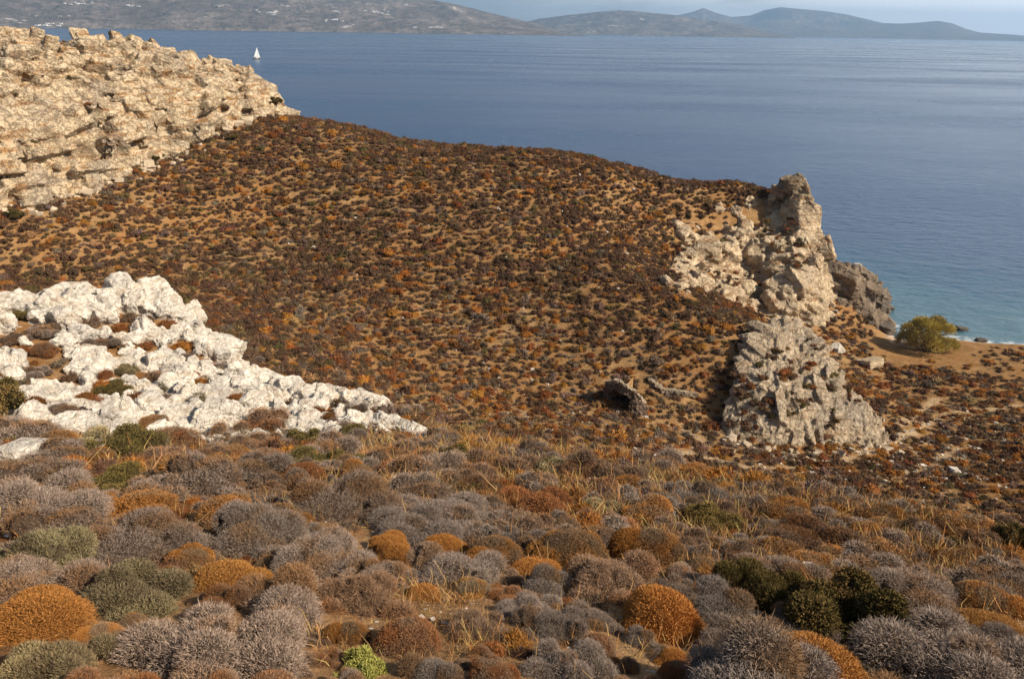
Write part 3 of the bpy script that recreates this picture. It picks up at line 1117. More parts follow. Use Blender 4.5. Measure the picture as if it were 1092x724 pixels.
def bush_meshes(kind, seed, lod):
    """foliage, and wood with a core darkened for inner shade, of one bush of radius 1"""
    r = np.random.default_rng(seed)
    L = lobes_for(kind, r)
    n = {'near': 36000, 'mid': 9000}[lod]
    wk = {'near': 1.0, 'mid': 1.6}[lod]
    if kind in ('grey', 'brown'):
        p, d, li = shell_points(L, n, r, .68, 1.03)
        dd = d + r.normal(0, .62, (n, 3)) + (0, 0, .2)
        ln, wd = r.uniform(.025, .08, n), r.uniform(.004, .008, n) * wk
        extra = r.random(n) < .02
        ln[extra] *= 2.2
        bend = .5
    elif kind in ('orange', 'rust'):
        p, d, li = shell_points(L, n, r, .82, 1.02)
        dd = d + r.normal(0, .6, (n, 3)) + (0, 0, .3)
        ln, wd = r.uniform(.025, .075, n), r.uniform(.006, .012, n) * wk
        bend = .45
    elif kind == 'green':
        p, d, li = shell_points(L, n, r, .55, 1.05)
        dd = d + r.normal(0, .9, (n, 3))
        ln, wd = r.uniform(.03, .06, n), r.uniform(.012, .024, n) * wk
        bend = .3
    elif kind == 'lime':
        p, d, li = shell_points(L, n // 3, r, .4, 1.0)
        n = len(p)
        dd = d * .4 + r.normal(0, .5, (n, 3)) + (0, 0, .9)
        ln, wd = r.uniform(.08, .17, n), r.uniform(.02, .04, n) * wk
        bend = .3
    else:
        p, d, li = shell_points(L, n, r, .72, 1.02)
        dd = d + r.normal(0, .5, (n, 3)) + (0, 0, .5)
        ln, wd = r.uniform(.03, .085, n), r.uniform(.007, .014, n) * wk
        bend = .4
    # tips thin out in drifts, so the outline is uneven
    keep = vnoise(p[:, 0] * 5, p[:, 1] * 5, p[:, 2] * 5, seed) > .18
    p, dd, ln, wd, li = p[keep], dd[keep], ln[keep], wd[keep], li[keep]
    lump = vnoise(p[:, 0] * 3.5, p[:, 1] * 3.5, p[:, 2] * 3.5, seed + 3)
    ln = ln * (.6 + .9 * lump)
    V, F, per = strips(p, dd, ln, wd, r, bend)
    n = len(p)
    tint = np.clip(r.normal(.5, .22, n), 0, 1)
    lob = r.random(len(L))[li]
    alt = np.clip(sstep(.5, .85, lob * .6 + .5 * vnoise(p[:, 0] * 2.4, p[:, 1] * 2.4, p[:, 2] * 2.4, seed + 8)) + r.normal(0, .12, n), 0, 1)
    fol = make_mesh(kind + '_foliage', V, F, False, {'tint': np.repeat(tint, per), 'alt': np.repeat(alt, per)}, [MAT[kind]])
    V1, F1 = dome(L, .78 if kind != 'lime' else .2, r=r)  # solid core coloured dark, standing in for shade between the twigs
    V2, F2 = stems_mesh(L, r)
    wood = make_mesh(kind + '_stems_shade_core', np.r_[V1, V2], [F1, F2 + len(V1)], False, None, [MAT[kind + '_wood']])
    return fol, wood


NVAR = {'grey': 5, 'brown': 3, 'orange': 3, 'rust': 2, 'olive': 2, 'sage': 2, 'green': 2, 'lime': 1}
BUSH = {}
for kd, nv in NVAR.items():
    for lod in ('near', 'mid'):
        BUSH[kd, lod] = [bush_meshes(kd, 100 + 7 * i + 31 * list(NVAR).index(kd), lod) for i in range(nv)]
print('bush meshes', time.time() - T0)

NAME = {'grey': 'grey_shrub', 'brown': 'brown_shrub', 'orange': 'orange_cushion_shrub', 'rust': 'rust_shrub', 'olive': 'olive_shrub', 'sage': 'sage_shrub', 'green': 'green_bush', 'lime': 'spurge_plant'}
GROUP = {'grey': 'grey thorny shrubs on the near slope', 'brown': 'brown twiggy shrubs on the near slope', 'orange': 'orange cushion shrubs on the near slope', 'rust': 'rust red shrubs on the near slope',
         'olive': 'olive green shrubs on the near slope', 'sage': 'pale sage shrubs on the near slope', 'green': 'dark green bushes', 'lime': 'yellow green plants'}


def put_bush(kind, x, y, z, R, H, lod, label, group):
    fol, wood = BUSH[kind, lod][random.randrange(NVAR[kind])]
    root = bpy.data.objects.new(NAME[kind], None)
    C.objects.link(root)
    root.empty_display_size = .1
    root.location = (x, y, z - .03)
    root.rotation_euler = (random.gauss(0, .07), random.gauss(0, .07), random.uniform(0, 6.28))
    root.scale = (R * random.uniform(.82, 1.2), R * random.uniform(.82, 1.2), H * random.uniform(.76, .96))
    tag(root, label, 'shrub', group)
    f = link('foliage', fol, root)
    v = random.uniform(.72, 1.22)
    h_ = random.gauss(.03, .035)
    f.color = (v * (1 + h_), v, v * (1 - h_), 1)
    link('stems', wood, root)  # stems together with the dark core that imitates inner shade
    return root


# the bushes one can pick out in the photograph: pixel centre, foot, width, height/radius, kind, what it is, short name
HERO = [
    (30, 632, 120, 1.05, 'sage', 'pale sage green bush at the left edge, behind the orange mat', 'the pale sage bush at left edge'),
    (45, 694, 135, .8, 'orange', 'bright orange mat of a shrub in the lower left corner', 'the orange mat at lower left'),
    (125, 668, 140, .75, 'sage', 'long pale olive shrub tapering right, just behind the orange mat at lower left', None),
    (215, 742, 190, .95, 'grey', 'widest grey shrub at the bottom edge, a smooth ashy dome at lower left', 'the wide ashy dome at bottom left'),
    (68, 738, 120, .9, 'sage', 'greenish grey shrub at the bottom edge below the orange mat', None),
    (142, 676, 45, .8, 'orange', 'small orange cushion between the long olive shrub and the wide ashy dome', None),
    (135, 612, 130, 1.1, 'grey', 'dark grey shrub rising right of the pale sage bush at the left edge', 'the dark shrub by the sage bush'),
    (310, 682, 130, .95, 'grey', 'large lobed grey shrub above the wide ashy dome', 'the large lobed shrub'),
    (265, 602, 120, 1.0, 'grey', 'dense dark grey shrub just below the small white stone', 'the shrub below the white stone'),
    (390, 668, 125, 1.0, 'brown', 'big brown twiggy shrub left of the bare leaf litter patch', 'the big brown twiggy shrub'),
    (405, 612, 34, .8, 'orange', 'little orange cushion behind the big brown twiggy shrub', None),
    (480, 628, 110, .9, 'grey', 'lobed grey brown dome just behind the bare litter patch', 'the dome behind the litter patch'),
    (566, 622, 62, .9, 'orange', 'bright round orange dome near the middle of the slope', 'the round orange dome'),
    (460, 736, 82, 1.0, 'grey', 'small rounded grey dome at the bottom edge, right of the yellow green plant', 'the rounded dome by the green plant'),
    (525, 742, 68, .9, 'rust', 'rusty orange twiggy cushion on the bottom edge between two grey domes', 'the rusty cushion on the bottom edge'),
    (600, 746, 115, .9, 'grey', 'pale silvery grey shrub on the bottom edge right of the rusty cushion', 'the silvery shrub on the bottom edge'),
    (588, 690, 92, .9, 'grey', 'dark grey dome just above the silvery shrub on the bottom edge', None),
    (515, 692, 74, .9, 'brown', 'low dark brown shrub right of the rounded grey dome', None),
    (393, 728, 60, 1.1, 'lime', 'fresh yellow green spurge plant at the bottom edge', 'the yellow green plant'),
    (375, 690, 58, .9, 'orange', 'small orange tuft right behind the yellow green plant', None),
    (705, 690, 125, 1.0, 'orange', 'largest bright orange dome, lower right of centre', 'the largest orange dome'),
    (770, 716, 110, .9, 'grey', 'pale grey straggly shrub leaning on the largest orange dome from the right', 'the straggly pale shrub'),
    (722, 738, 66, .9, 'rust', 'rust orange cushion in front of the largest orange dome', None),
    (650, 642, 112, 1.0, 'brown', 'dark mauve brown shrub behind the largest orange dome, to its left', 'the mauve brown shrub'),
    (735, 632, 60, 1.0, 'grey', 'smaller grey shrub directly behind the largest orange dome', None),
    (905, 692, 165, 1.0, 'green', 'biggest dark green leafy bush, casting deep shade at lower right', 'the big dark green bush'),
    (815, 652, 105, 1.1, 'olive', 'dark olive bush left of the big dark green bush', 'the dark olive bush'),
    (1010, 748, 180, .8, 'grey', 'wide grey dome in the lower right corner', 'the grey dome at lower right'),
    (1050, 694, 95, .6, 'orange', 'yellow orange cushion lying behind the grey dome in the lower right corner', 'the yellow orange cushion'),
    (862, 750, 160, .75, 'orange', 'broad orange cushion on the bottom edge below the big dark green bush', 'the broad orange cushion'),
    (985, 668, 100, .85, 'grey', 'soft grey shrub right of the big dark green bush', None),
    (1062, 650, 88, 1.15, 'grey', 'tall rounded grey shrub with stems showing, near the right edge', 'the tall rounded shrub at right'),
    (1002, 632, 62, .8, 'grey', 'grey cushion just left of the tall rounded shrub at right', None),
    (945, 598, 72, .9, 'grey', 'smooth dark grey dome above the big dark green bush', 'the smooth dome above the green bush'),
    (1076, 588, 50, 1.2, 'green', 'small very dark bush close to the right edge', 'the small very dark bush'),
    (846, 566, 64, .95, 'orange', 'orange brown dome on the skyline of the near slope, right of centre', 'the orange dome on the brow'),
    (756, 568, 76, .9, 'olive', 'wide yellow olive cushion on the brow of the slope', 'the yellow olive cushion'),
    (193, 482, 66, 1.0, 'rust', 'rust orange dome below the biggest face of the white outcrop', 'the rust dome by the outcrop'),
    (127, 491, 82, .9, 'olive', 'smooth olive brown dome left of the rust dome by the outcrop', 'the smooth olive dome'),
    (120, 527, 72, 1.0, 'olive', 'ragged olive shrub in front of the smooth olive dome', None),
    (218, 532, 100, .9, 'grey', 'broad dark grey shrub in front of the rust dome by the outcrop', 'the broad dark grey shrub'),
    (48, 576, 145, .9, 'grey', 'broadest ashy grey shrub at the left edge, above the pale sage bush', 'the ashy shrub at left edge'),
    (40, 522, 100, .7, 'grey', 'low lilac grey shrub at the left edge below the white slabs', 'the lilac shrub at left edge'),
    (381, 518, 55, 1.0, 'orange', 'straw orange haystack shaped dome below the tip of the white outcrop', 'the haystack orange dome'),
    (350, 494, 80, .8, 'grey', 'grey shrub right behind the haystack orange dome', None),
    (415, 496, 80, .9, 'brown', 'grey brown dome at the tip of the white outcrop', 'the dome at the outcrop tip'),
    (320, 528, 75, .9, 'grey', 'dark shrub left of the haystack orange dome', None),
    (287, 470, 66, 1.0, 'brown', 'dark brown and rust shrub against the foot of the white outcrop', 'the shrub at the outcrop foot'),
    (524, 496, 42, 1.0, 'orange', 'round golden orange dome on the brow left of centre', 'the golden dome on the brow'),
    (484, 496, 48, .9, 'green', 'green tinged shrub beside the golden dome on the brow', None),
    (0, 458, 84, 1.2, 'green', 'dark green bush cut by the left edge beside the white outcrop', 'the green bush beside the outcrop'),
    (440, 545, 95, .8, 'grey', 'dark grey shrub right of the yellowish clump in mid slope', None),
    (560, 575, 90, 1.0, 'brown', 'wide brown bush behind the round orange dome', 'the wide brown bush'),
    (640, 585, 90, .9, 'grey', 'dark grey rounded shrub right of the wide brown bush', None),
    (430, 585, 110, .8, 'grey', 'low spreading grey shrub between the white stone and the round orange dome', 'the low spreading shrub'),
]
SHRUBS = []   # kind, x, y, z, R, H, label, phrase


def near_r(az):
    return np.interp(az, BR[:, 0], BR[:, 1])


for px, pyb, wpx, hr, kd, label, phrase in HERO:
    g = hit(px, min(pyb, 900))
    dist = np.linalg.norm(g - CAM)
    R_ = wpx / 2 * dist / FPX / 1.04
    dxy = g[:2] / np.linalg.norm(g[:2])
    c = g[:2] + dxy * R_ * .8
    SHRUBS.append([kd, c[0], c[1], float(terrain(*c)), R_, R_ * hr, label, phrase])

for px, py, wpx, hr, kd, label in [(294, 113, 22, .8, 'green', 'dark green bush clinging to the seaward end of the ochre cliff'), (14, 233, 20, .9, 'green', 'dark bush at the foot of the ochre cliff by the left edge'),
                                   (168, 172, 17, .9, 'green', 'dark bush under the middle of the ochre cliff'), (249, 151, 13, .9, 'green', 'small dark bush at the cliff foot towards its seaward end'), (200, 156, 12, .9, 'olive', 'small olive bush between two dark bushes at the cliff foot')]:
    g = hit(px, py) if px != 294 else at(px, py, 96)
    R_ = wpx / 2 * np.linalg.norm(g - CAM) / FPX
    put_bush(kd, g[0], g[1], g[2] + .1, R_, R_ * hr, 'mid', label, 'bushes along the ochre cliff')

# the rest of the near slope, spread by the ground's own patchiness
r = np.random.default_rng(77)
have = np.array([[s[1], s[2], s[4]] for s in SHRUBS])
bare_spots = [(hit(470, 665)[:2], .55), (hit(440, 512)[:2], .7), (hit(560, 500)[:2], .7), (hit(840, 660)[:2], .3), (hit(270, 556)[:2], .25), (hit(250, 478)[:2], .6)]
cand = []
for it in range(16000):
    az = r.uniform(-.66, .66)
    bmax = float(near_r(az)) + 1.2
    rr = 2.3 + (bmax - 2.3) * math.sqrt(r.random())
    cand.append((az, rr))
cand = np.array(cand)
CX, CY = cand[:, 1] * np.sin(cand[:, 0]), cand[:, 1] * np.cos(cand[:, 0])
CZ = terrain(CX, CY)
PX, PY, PD = project(np.c_[CX, CY, CZ])
inside_out = inside(PX, PY, OUT)
okc = (PX > -130) & (PX < 1220) & (PY < 830)
FG = []
for i in range(len(cand)):
    if not okc[i] or inside_out[i]:
        continue
    x, y = CX[i], CY[i]
    R_ = float(np.clip(r.lognormal(-1.08 + .16 * sstep(5, 10, math.hypot(x, y)), .38), .13, .7))
    if any(np.hypot(x - a[0], y - a[1]) < rad for a, rad in bare_spots):
        continue
    dd = np.hypot(have[:, 0] - x, have[:, 1] - y)
    if np.any(dd < .66 * (have[:, 2] + R_)):
        continue
    n1 = float(fbm(x * .35, y * .35, 7.7, 2))
    u = r.random()
    kd = 'grey' if u < .47 else 'brown' if u < .64 else 'orange' if u < .64 + .18 * (.4 + 1.6 * (n1 > .5)) else 'rust' if u < .88 else 'olive' if u < .93 else 'sage' if u < .985 else 'green'
    if kd in ('orange', 'rust'):
        R_ = min(R_, .42)
    FG.append([kd, x, y, float(CZ[i]), R_, R_ * r.uniform(.7, 1.0), None, None])
    have = np.r_[have, [[x, y, R_]]]
for it in range(9000):
    az, rr = r.uniform(-.64, .64), r.uniform(2.3, 10.5)
    x, y = rr * math.sin(az), rr * math.cos(az)
    R_ = r.uniform(.10, .25)
    if any(np.hypot(x - a[0], y - a[1]) < rad * .8 for a, rad in bare_spots):
        continue
    dd = np.hypot(have[:, 0] - x, have[:, 1] - y)
    if np.any(dd < .72 * (have[:, 2] + R_)):
        continue
    u = r.random()
    FG.append(['grey' if u < .3 else 'brown' if u < .6 else 'rust' if u < .8 else 'orange' if u < .92 else 'sage', x, y, float(terrain(x, y)), R_, R_ * r.uniform(.8, 1.1), None, None])
    have = np.r_[have, [[x, y, R_]]]
for kd, x, y, z, R_ in POCKET:
    FG.append([kd, x, y, z + .05, R_ * 1.1, R_ * r.uniform(.8, 1.1), None, 'outcrop'])
    have = np.r_[have, [[x, y, R_]]]
# bushes in the soil pockets of the outcrop
r2 = np.random.default_rng(78)
for it in range(9000):
    i = r2.integers(len(gx_))
    qx1, qy1, _ = project(np.array([[gx_[i], gy_[i], gz_[i]]]))
    if not inside(qx1, qy1, OUT)[0] or bd[i] > .3:
        continue
    cv = cover[i] + crest[i] * .36
    if cv > .52 and r2.random() < .95:
        continue
    R_ = float(np.clip(r2.lognormal(-1.45, .35), .12, .45))
    if len(have) and np.any(np.hypot(have[:, 0] - gx_[i], have[:, 1] - gy_[i]) < .95 * (have[:, 2] + R_)):
        continue
    u = r2.random()
    kd = 'grey' if u < .40 else 'brown' if u < .6 else 'rust' if u < .8 else 'orange' if u < .9 else 'olive'
    FG.append([kd, gx_[i], gy_[i], gz_[i] + .04 + .1 * (cv > .5), R_, R_ * r2.uniform(.75, 1.05), None, 'outcrop'])
    have = np.r_[have, [[gx_[i], gy_[i], R_]]]
FGA = np.array([[s[1], s[2], s[3], s[4]] for s in FG])
fx, fy, fd = project(FGA[:, :3] + (0, 0, .1))
size = FGA[:, 3] / fd * FPX
vis = (fx > -size) & (fx < W0 + size) & (fy < H0 + size * .7)
order = [i for i in np.argsort(-size) if vis[i]]
MAXT = 300 - len(SHRUBS)
order.sort(key=lambda i: -size[i] * (1.6 if FG[i][7] == 'outcrop' else 1))
chosen, rest = order[:MAXT], order[MAXT:]
print('shrubs', len(SHRUBS), len(FG), 'things', len(chosen), 'smallest px', size[chosen[-1]] if chosen else 0)

# a label for each: its size and colour, and where it grows from the bushes one can name
ANCH = []
for s in SHRUBS:
    if s[7]:
        X, Y, _ = project(np.array([[s[1], s[2], s[3] + s[5] * .5]]))
        ANCH.append((X[0], Y[0], s[7]))
LOOK = {'grey': ['grey twiggy shrub', 'grey shrub'], 'brown': ['brown twiggy shrub', 'brown shrub'], 'orange': ['orange cushion shrub', 'orange shrub'], 'rust': ['rust red shrub', 'rusty shrub'],
        'olive': ['olive shrub', 'olive shrub'], 'sage': ['pale sage shrub', 'pale shrub'], 'green': ['dark green bush', 'green bush'], 'lime': ['yellow green plant'] * 2}
ORD = ['', 'second ', 'third ', 'fourth ', 'fifth ', 'sixth ', 'seventh ', 'eighth ', 'ninth ', 'tenth ']
slots = {}
for i in chosen:
    s = FG[i]
    dists = [math.hypot(fx[i] - a, (fy[i] - b_) * 1.4) for a, b_, _ in ANCH]
    j = int(np.argmin(dists))
    dx, dy = fx[i] - ANCH[j][0], (fy[i] - ANCH[j][1]) * 1.4
    rel = ('right of' if dx > 0 else 'left of') if abs(dx) > abs(dy) else ('in front of' if dy > 0 else 'behind')
    sz = 'small' if s[4] < .27 else 'big' if s[4] > .42 else 'middling'
    slots.setdefault((s[0], sz, rel, ANCH[j][2], s[7]), []).append((dists[j], i))
for (kd, sz, rel, ph, on), lst in slots.items():
    lst.sort()
    for q, (_, i) in enumerate(lst):
        where = ' on white rock' if on else ''
        o_ = ORD[min(q, 9)]
        FG[i][6] = f"{o_}{sz} {LOOK[kd][1 if on else 0]}{where} {rel} {ph}" if len(lst) > 1 and q else f"{'nearest ' if len(lst) > 1 else ''}{sz} {LOOK[kd][1 if on else 0]}{where} {rel} {ph}"
for s in SHRUBS + [FG[i] for i in chosen]:
    dist = np.linalg.norm(np.array(s[1:4]) - CAM)
    g = GROUP[s[0]] if s[7] != 'outcrop' else 'shrubs in the pockets of the white outcrop'
    put_bush(s[0], s[1], s[2], s[3], s[4], s[5], 'near' if dist < 7.5 or s[4] / dist * FPX > 48 else 'mid', s[6], g)
print('near shrubs', time.time() - T0)

# ------------------------------------------------------------------ the scrub beyond: one cover of thousands
CORE = {}


def far_proto(seed, ntw, kind):
    r = np.random.default_rng(seed)
    L = lobes_for('brown' if kind == 0 else 'orange', r)[:6]
    p, d, li = shell_points(L, ntw, r, .62, .98)
    V, F, per = strips(p, d + r.normal(0, .45, (ntw, 3)) + (0, 0, .3), r.uniform(.14, .36, ntw), r.uniform(.05, .11, ntw) * math.sqrt(140 / ntw), r, .5, True)
    t = np.repeat(np.clip(r.normal(1, .25, ntw), .4, 1.7), 3)
    V1, F1 = dome(L[:3], .86, 7, 5, r)
    return V, F[0], t, V1, F1


protoF = {(q, k_): [far_proto(500 + i + 40 * k_ + 7 * q, n_, k_) for i in range(6)] for q, n_ in ((0, 110), (1, 420)) for k_ in (0, 1)}
r = np.random.default_rng(91)
cell = .50
hx, hy = np.meshgrid(np.arange(-62, 66, cell), np.arange(9, 104, cell))
hx = (hx + r.uniform(-.5, .5, hx.shape) * cell).ravel()
hy = (hy + r.uniform(-.5, .5, hy.shape) * cell).ravel()
hz_ = terrain(hx, hy)
qx, qy, qd = project(np.c_[hx, hy, hz_ + .2])
az, rr = np.arctan2(hx, hy), np.hypot(hx, hy)
ok = (qx > -60) & (qx < 1150) & (qy < 640) & (hz_ > .55) & (rr > near_r(az) + 1.5)
# nothing grows in the rock faces


def near_grid(G, x, y, tol):
    P = G.reshape(-1, 3)[::3]
    P = P[P[:, 2] > terrain(P[:, 0], P[:, 1]) - .05]
    out = np.zeros(len(x), bool)
    for s in range(0, len(x), 4000):
        d2 = (x[s:s + 4000, None] - P[None, :, 0]) ** 2 + (y[s:s + 4000, None] - P[None, :, 1]) ** 2
        out[s:s + 4000] = d2.min(1) < tol * tol
    return out


idx = np.where(ok)[0]
bad = near_grid(PYR_G, hx[idx], hy[idx], .35)
rel = (np.c_[hx, hy][idx] - A[:2])
s_along, q_in = rel @ es, rel @ eq
bad |= (q_in > .2) & (s_along < Lc + 1)
hd = near_grid(HEAD_G, hx[idx], hy[idx], .5)
bad |= hd
tk = np.min([seg_dist(hx[idx], hy[idx], t) for t in TRACKS], axis=0)
bad |= (tk < .32) & (r.random(len(idx)) < .8)
dens = fbm(hx[idx] * .16, hy[idx] * .16, 6.1, 3)
valley = sstep(8.5, 5.5, hz_[idx])
beachy = sstep(1.1, .6, hz_[idx])
bad |= r.random(len(idx)) > (.98 + (dens - .5) * .35 - .04 * valley - .30 * sstep(3.4, 1.6, hz_[idx]) - .6 * beachy)
idx = idx[~bad]
V, F3, F4, COL, n = [], [], [], [], 0
cols = {'dark': (.115, .066, .038), 'brown': (.15, .085, .047), 'grey': (.19, .135, .095), 'rust': (.22, .085, .028), 'orange': (.36, .15, .032), 'olive': (.13, .095, .035), 'tan': (.34, .20, .09)}


def add_far(x, y, z, R_, H_, cname, q):
    global n
    k_ = 1 if cname in ('orange', 'rust', 'tan') else 0
    pv, pf, pt, cv, cfc_ = protoF[q, k_][r.integers(6)]
    a = r.uniform(0, 6.28)
    ca, sa = math.cos(a), math.sin(a)
    Rm = np.array([[ca, -sa, 0], [sa, ca, 0], [0, 0, 1]]).T
    S = np.array([R_, R_ * r.uniform(.8, 1.2), H_])
    base = np.array(cols[cname]) * r.uniform(.75, 1.25) * (1 + r.normal(0, .06, 3))
    P = np.r_[pv, cv] * S @ Rm + (x, y, z - .03)
    V.append(P)
    F3.append(pf + n)
    F4.append(cfc_ + n + len(pv))
    c = np.r_[pt[:, None] * base, np.tile(base * .55, (len(cv), 1))]  # core dome tinted darker than its twigs to imitate inner shade
    COL.append(c)
    n += len(P)


for i, dn in zip(idx, dens[~bad]):
    x, y, z = hx[i], hy[i], hz_[i]
    v = float(sstep(9, 5.5, z))
    R_ = float(np.clip(r.lognormal(-.86 - .16 * v, .27), .17, .8))
    u = r.random()
    hue = float(fbm(x * .09, y * .09, 2.2, 2))
    if u < .46 - .14 * v:
        cn = 'dark'
    elif u < .76 - .22 * v:
        cn = 'brown'
    elif u < .82 - .10 * v:
        cn = 'grey'
    elif u < .86 + (hue - .5) * .12:
        cn = 'rust'
    elif u < .915 + .05 * v:
        cn = 'orange'
    else:
        cn = 'olive' if u < .975 else 'tan'
    add_far(x, y, z, R_, R_ * r.uniform(.6, 1.0), cn, 1 if qd[i] < 30 else 0)
# tufts rooted in the ledges of the rock faces
for G_, cnt, lo_, gap in ((HEAD_G, 420, .35, .5), (CLIFF_G, 260, .45, .52), (PYR_G, 170, .3, .52)):
    nn_, mm_ = G_.shape[:2]
    ci, cj = r.integers(1, nn_ - 1, cnt), r.integers(1, mm_ - 1, cnt)
    _, _, un_ = frames(G_, ci, cj)
    for a_, b2, u_ in zip(ci, cj, un_):
        if u_[2] < lo_ or fbm(a_ * .13, b2 * .13, 3.1, 2) < gap:
            continue
        P_ = G_[a_, b2] + u_ * .25
        add_far(P_[0], P_[1], P_[2], r.uniform(.25, .6), r.uniform(.25, .45), ['dark', 'brown', 'rust', 'olive', 'brown'][r.integers(5)], 0)
km = {'grey': 'grey', 'brown': 'brown', 'orange': 'orange', 'rust': 'rust', 'olive': 'olive', 'sage': 'tan', 'green': 'olive', 'lime': 'olive'}
for i in rest:
    s = FG[i]
    add_far(s[1], s[2], s[3], s[4], s[5], km[s[0]], 1)
sm, nt, b = new_mat('hillside_scrub')
k = N(nt)
k.put(b, 'Base Color', k.attr('col', 'Color'))
b.inputs['Roughness'].default_value = .9
b.inputs['Specular IOR Level'].default_value = .08
me = make_mesh('hillside_scrub', np.concatenate(V), [np.concatenate(F3), np.concatenate(F4)], False, {'col': np.concatenate(COL)}, [sm])
link('hillside_scrub', me, label='thousands of low dark cushion shrubs dotting the brown hillside and valley', cat='scrub', kind='stuff')
print('scrub', len(idx), n, time.time() - T0)

# ------------------------------------------------------------------ dry grass: one cover
r = np.random.default_rng(93)


def grass(cx, cy, nb, hgt, wid, spread, lean, tall=.04):
    m = len(cx) * nb
    x = np.repeat(cx, nb) + r.normal(0, 1, m) * np.repeat(spread, nb)
    y = np.repeat(cy, nb) + r.normal(0, 1, m) * np.repeat(spread, nb)
    z = np.repeat(terrain(cx, cy), nb) - .03
    h_ = np.repeat(hgt, nb) * r.uniform(.45, 1.1, m) * np.where(r.random(m) < tall, 1.9, 1)
    d = np.stack([r.normal(0, lean, m), r.normal(0, lean, m), np.ones(m)], 1)
    p = np.stack([x, y, z], 1)
    V_, F_, per = strips(p, d, h_, np.full(m, 1.0) * np.repeat(wid, nb), r, .45)
    c = np.array([.46, .29, .115]) * r.uniform(.6, 1.15, (m, 1)) * (1 + r.normal(0, .08, (m, 3)))
    hue = r.random(m) < .25
    c[hue] = np.array([.36, .16, .05]) * r.uniform(.7, 1.2, (hue.sum(), 1))
    return V_, F_, np.repeat(c, per, 0)


i2 = r.choice(len(hx), 30000)
x2, y2 = hx[i2] + r.normal(0, .4, 30000), hy[i2] + r.normal(0, .4, 30000)
k2 = ok[i2] & ~((((np.c_[x2, y2] - A[:2]) @ eq) > .3)) & (fbm(x2 * .2, y2 * .2, 9, 3) > .33)
x2, y2 = x2[k2], y2[k2]
g1 = grass(x2, y2, 6, np.full(len(x2), .21), np.full(len(x2), .035), np.full(len(x2), .16), .5, 0)
m3 = (fbm(CX * .5, CY * .5, 1.2, 3) > .43) & okc & ~inside_out
x3, y3 = CX[m3][:3600], CY[m3][:3600]
for (px, py, cnt, sp) in [(300, 690, 26, .16), (460, 640, 20, .2), (380, 522, 14, .3), (440, 515, 30, .5), (520, 700, 10, .1), (760, 700, 14, .2), (590, 560, 16, .4), (40, 640, 16, .2), (1040, 720, 18, .25), (880, 600, 12, .3), (240, 620, 12, .2), (440, 690, 16, .2)]:
    g = hit(px, py)
    x3 = np.r_[x3, g[0] + r.normal(0, sp, cnt)]
    y3 = np.r_[y3, g[1] + r.normal(0, sp, cnt)]
rd = np.hypot(x3, y3)
g2 = grass(x3, y3, 16, np.clip(.09 + .012 * rd, .1, .3), np.clip(.0012 * rd, .003, .02), np.full(len(x3), .06), .55, .10)
# long bleached stalks standing out of the bushes
m4 = r.choice(len(FG), 120)
x4, y4 = FGA[m4, 0] + r.normal(0, .1, 120), FGA[m4, 1] + r.normal(0, .1, 120)
g3 = grass(x4, y4, 3, np.clip(.045 * np.hypot(x4, y4), .15, .4), np.clip(.0011 * np.hypot(x4, y4), .003, .012), np.full(120, .1), .6, .2)
VV, FF3, FF4, CC, n0 = [], [], [], [], 0
for v_, f_, c_ in (g1, g2, g3):
    VV.append(v_)
    FF4.append(f_[0] + n0)
    FF3.append(f_[1] + n0)
    CC.append(c_)
    n0 += len(v_)
me = make_mesh('dry_grass', np.concatenate(VV), [np.concatenate(FF4), np.concatenate(FF3)], False, {'col': np.concatenate(CC)}, [sm])
link('dry_grass', me, label='straw coloured dry grass growing between the shrubs', cat='grass', kind='stuff')

# ------------------------------------------------------------------ stones
r = np.random.default_rng(95)


def stone_mesh(name, seed, mat, size):
    V_, F_ = PROTO[seed % len(PROTO)]
    bm = bmesh.new()
    vv = [bm.verts.new(v) for v in V_]
    for f in F_:
        bm.faces.new([vv[q] for q in f])
    bmesh.ops.subdivide_edges(bm, edges=bm.edges, cuts=3, use_grid_fill=True)
    bmesh.ops.triangulate(bm, faces=bm.faces)
    P = np.array([v.co for v in bm.verts])
    F_ = np.array([[v.index for v in f.verts] for f in bm.faces]) if not bm.verts.index_update() else None
    Nn = unit(P)
    bm.free()
    P = P + Nn * ((fbm(P[:, 0] * 3 + seed, P[:, 1] * 3, P[:, 2] * 3, 4, seed) - .5) * .22)[:, None]
    return make_mesh(name, P * size, [F_], False, {'tone': np.full(len(P), .6)}, [mat])


mid = np.concatenate([np.c_[gx_, gy_][ins][::3], np.c_[CX, CY][:3000], np.c_[hx, hy][idx][:0]])
# loose rubble: too many small stones to count
sxy = []
for (px, py, cnt, sp) in [(300, 470, 160, 1.0), (60, 480, 120, 1.0), (160, 478, 160, 1.2), (440, 505, 160, .8), (570, 500, 160, 1.0), (1000, 505, 380, 3.0), (860, 500, 220, 2.4), (940, 470, 200, 2.0), (470, 660, 16, .2), (1060, 470, 220, 2.5), (700, 470, 150, 3), (560, 440, 220, 5), (450, 300, 200, 12), (600, 250, 120, 10), (840, 655, 50, .25), (640, 545, 60, .8)]:
    g = hit(px, py)
    sxy.append(g[:2] + r.normal(0, sp, (cnt, 2)))
nfoot = 260
sf = r.uniform(-10, Lc, nfoot)
foot = A[:2] + es * sf[:, None] - eq * np.abs(r.normal(.3, .8, nfoot))[:, None]
sxy.insert(0, PYR_G[-1, r.integers(0, 60, 120), :2] + np.c_[r.normal(0, .5, 120), -np.abs(r.normal(.2, .6, 120))])
nfoot += 120
sxy = np.concatenate([foot, *sxy, np.c_[CX, CY][4000:4900]])
sxy = sxy[np.hypot(sxy[:, 0], sxy[:, 1]) > 2.6]
szz = terrain(sxy[:, 0], sxy[:, 1])
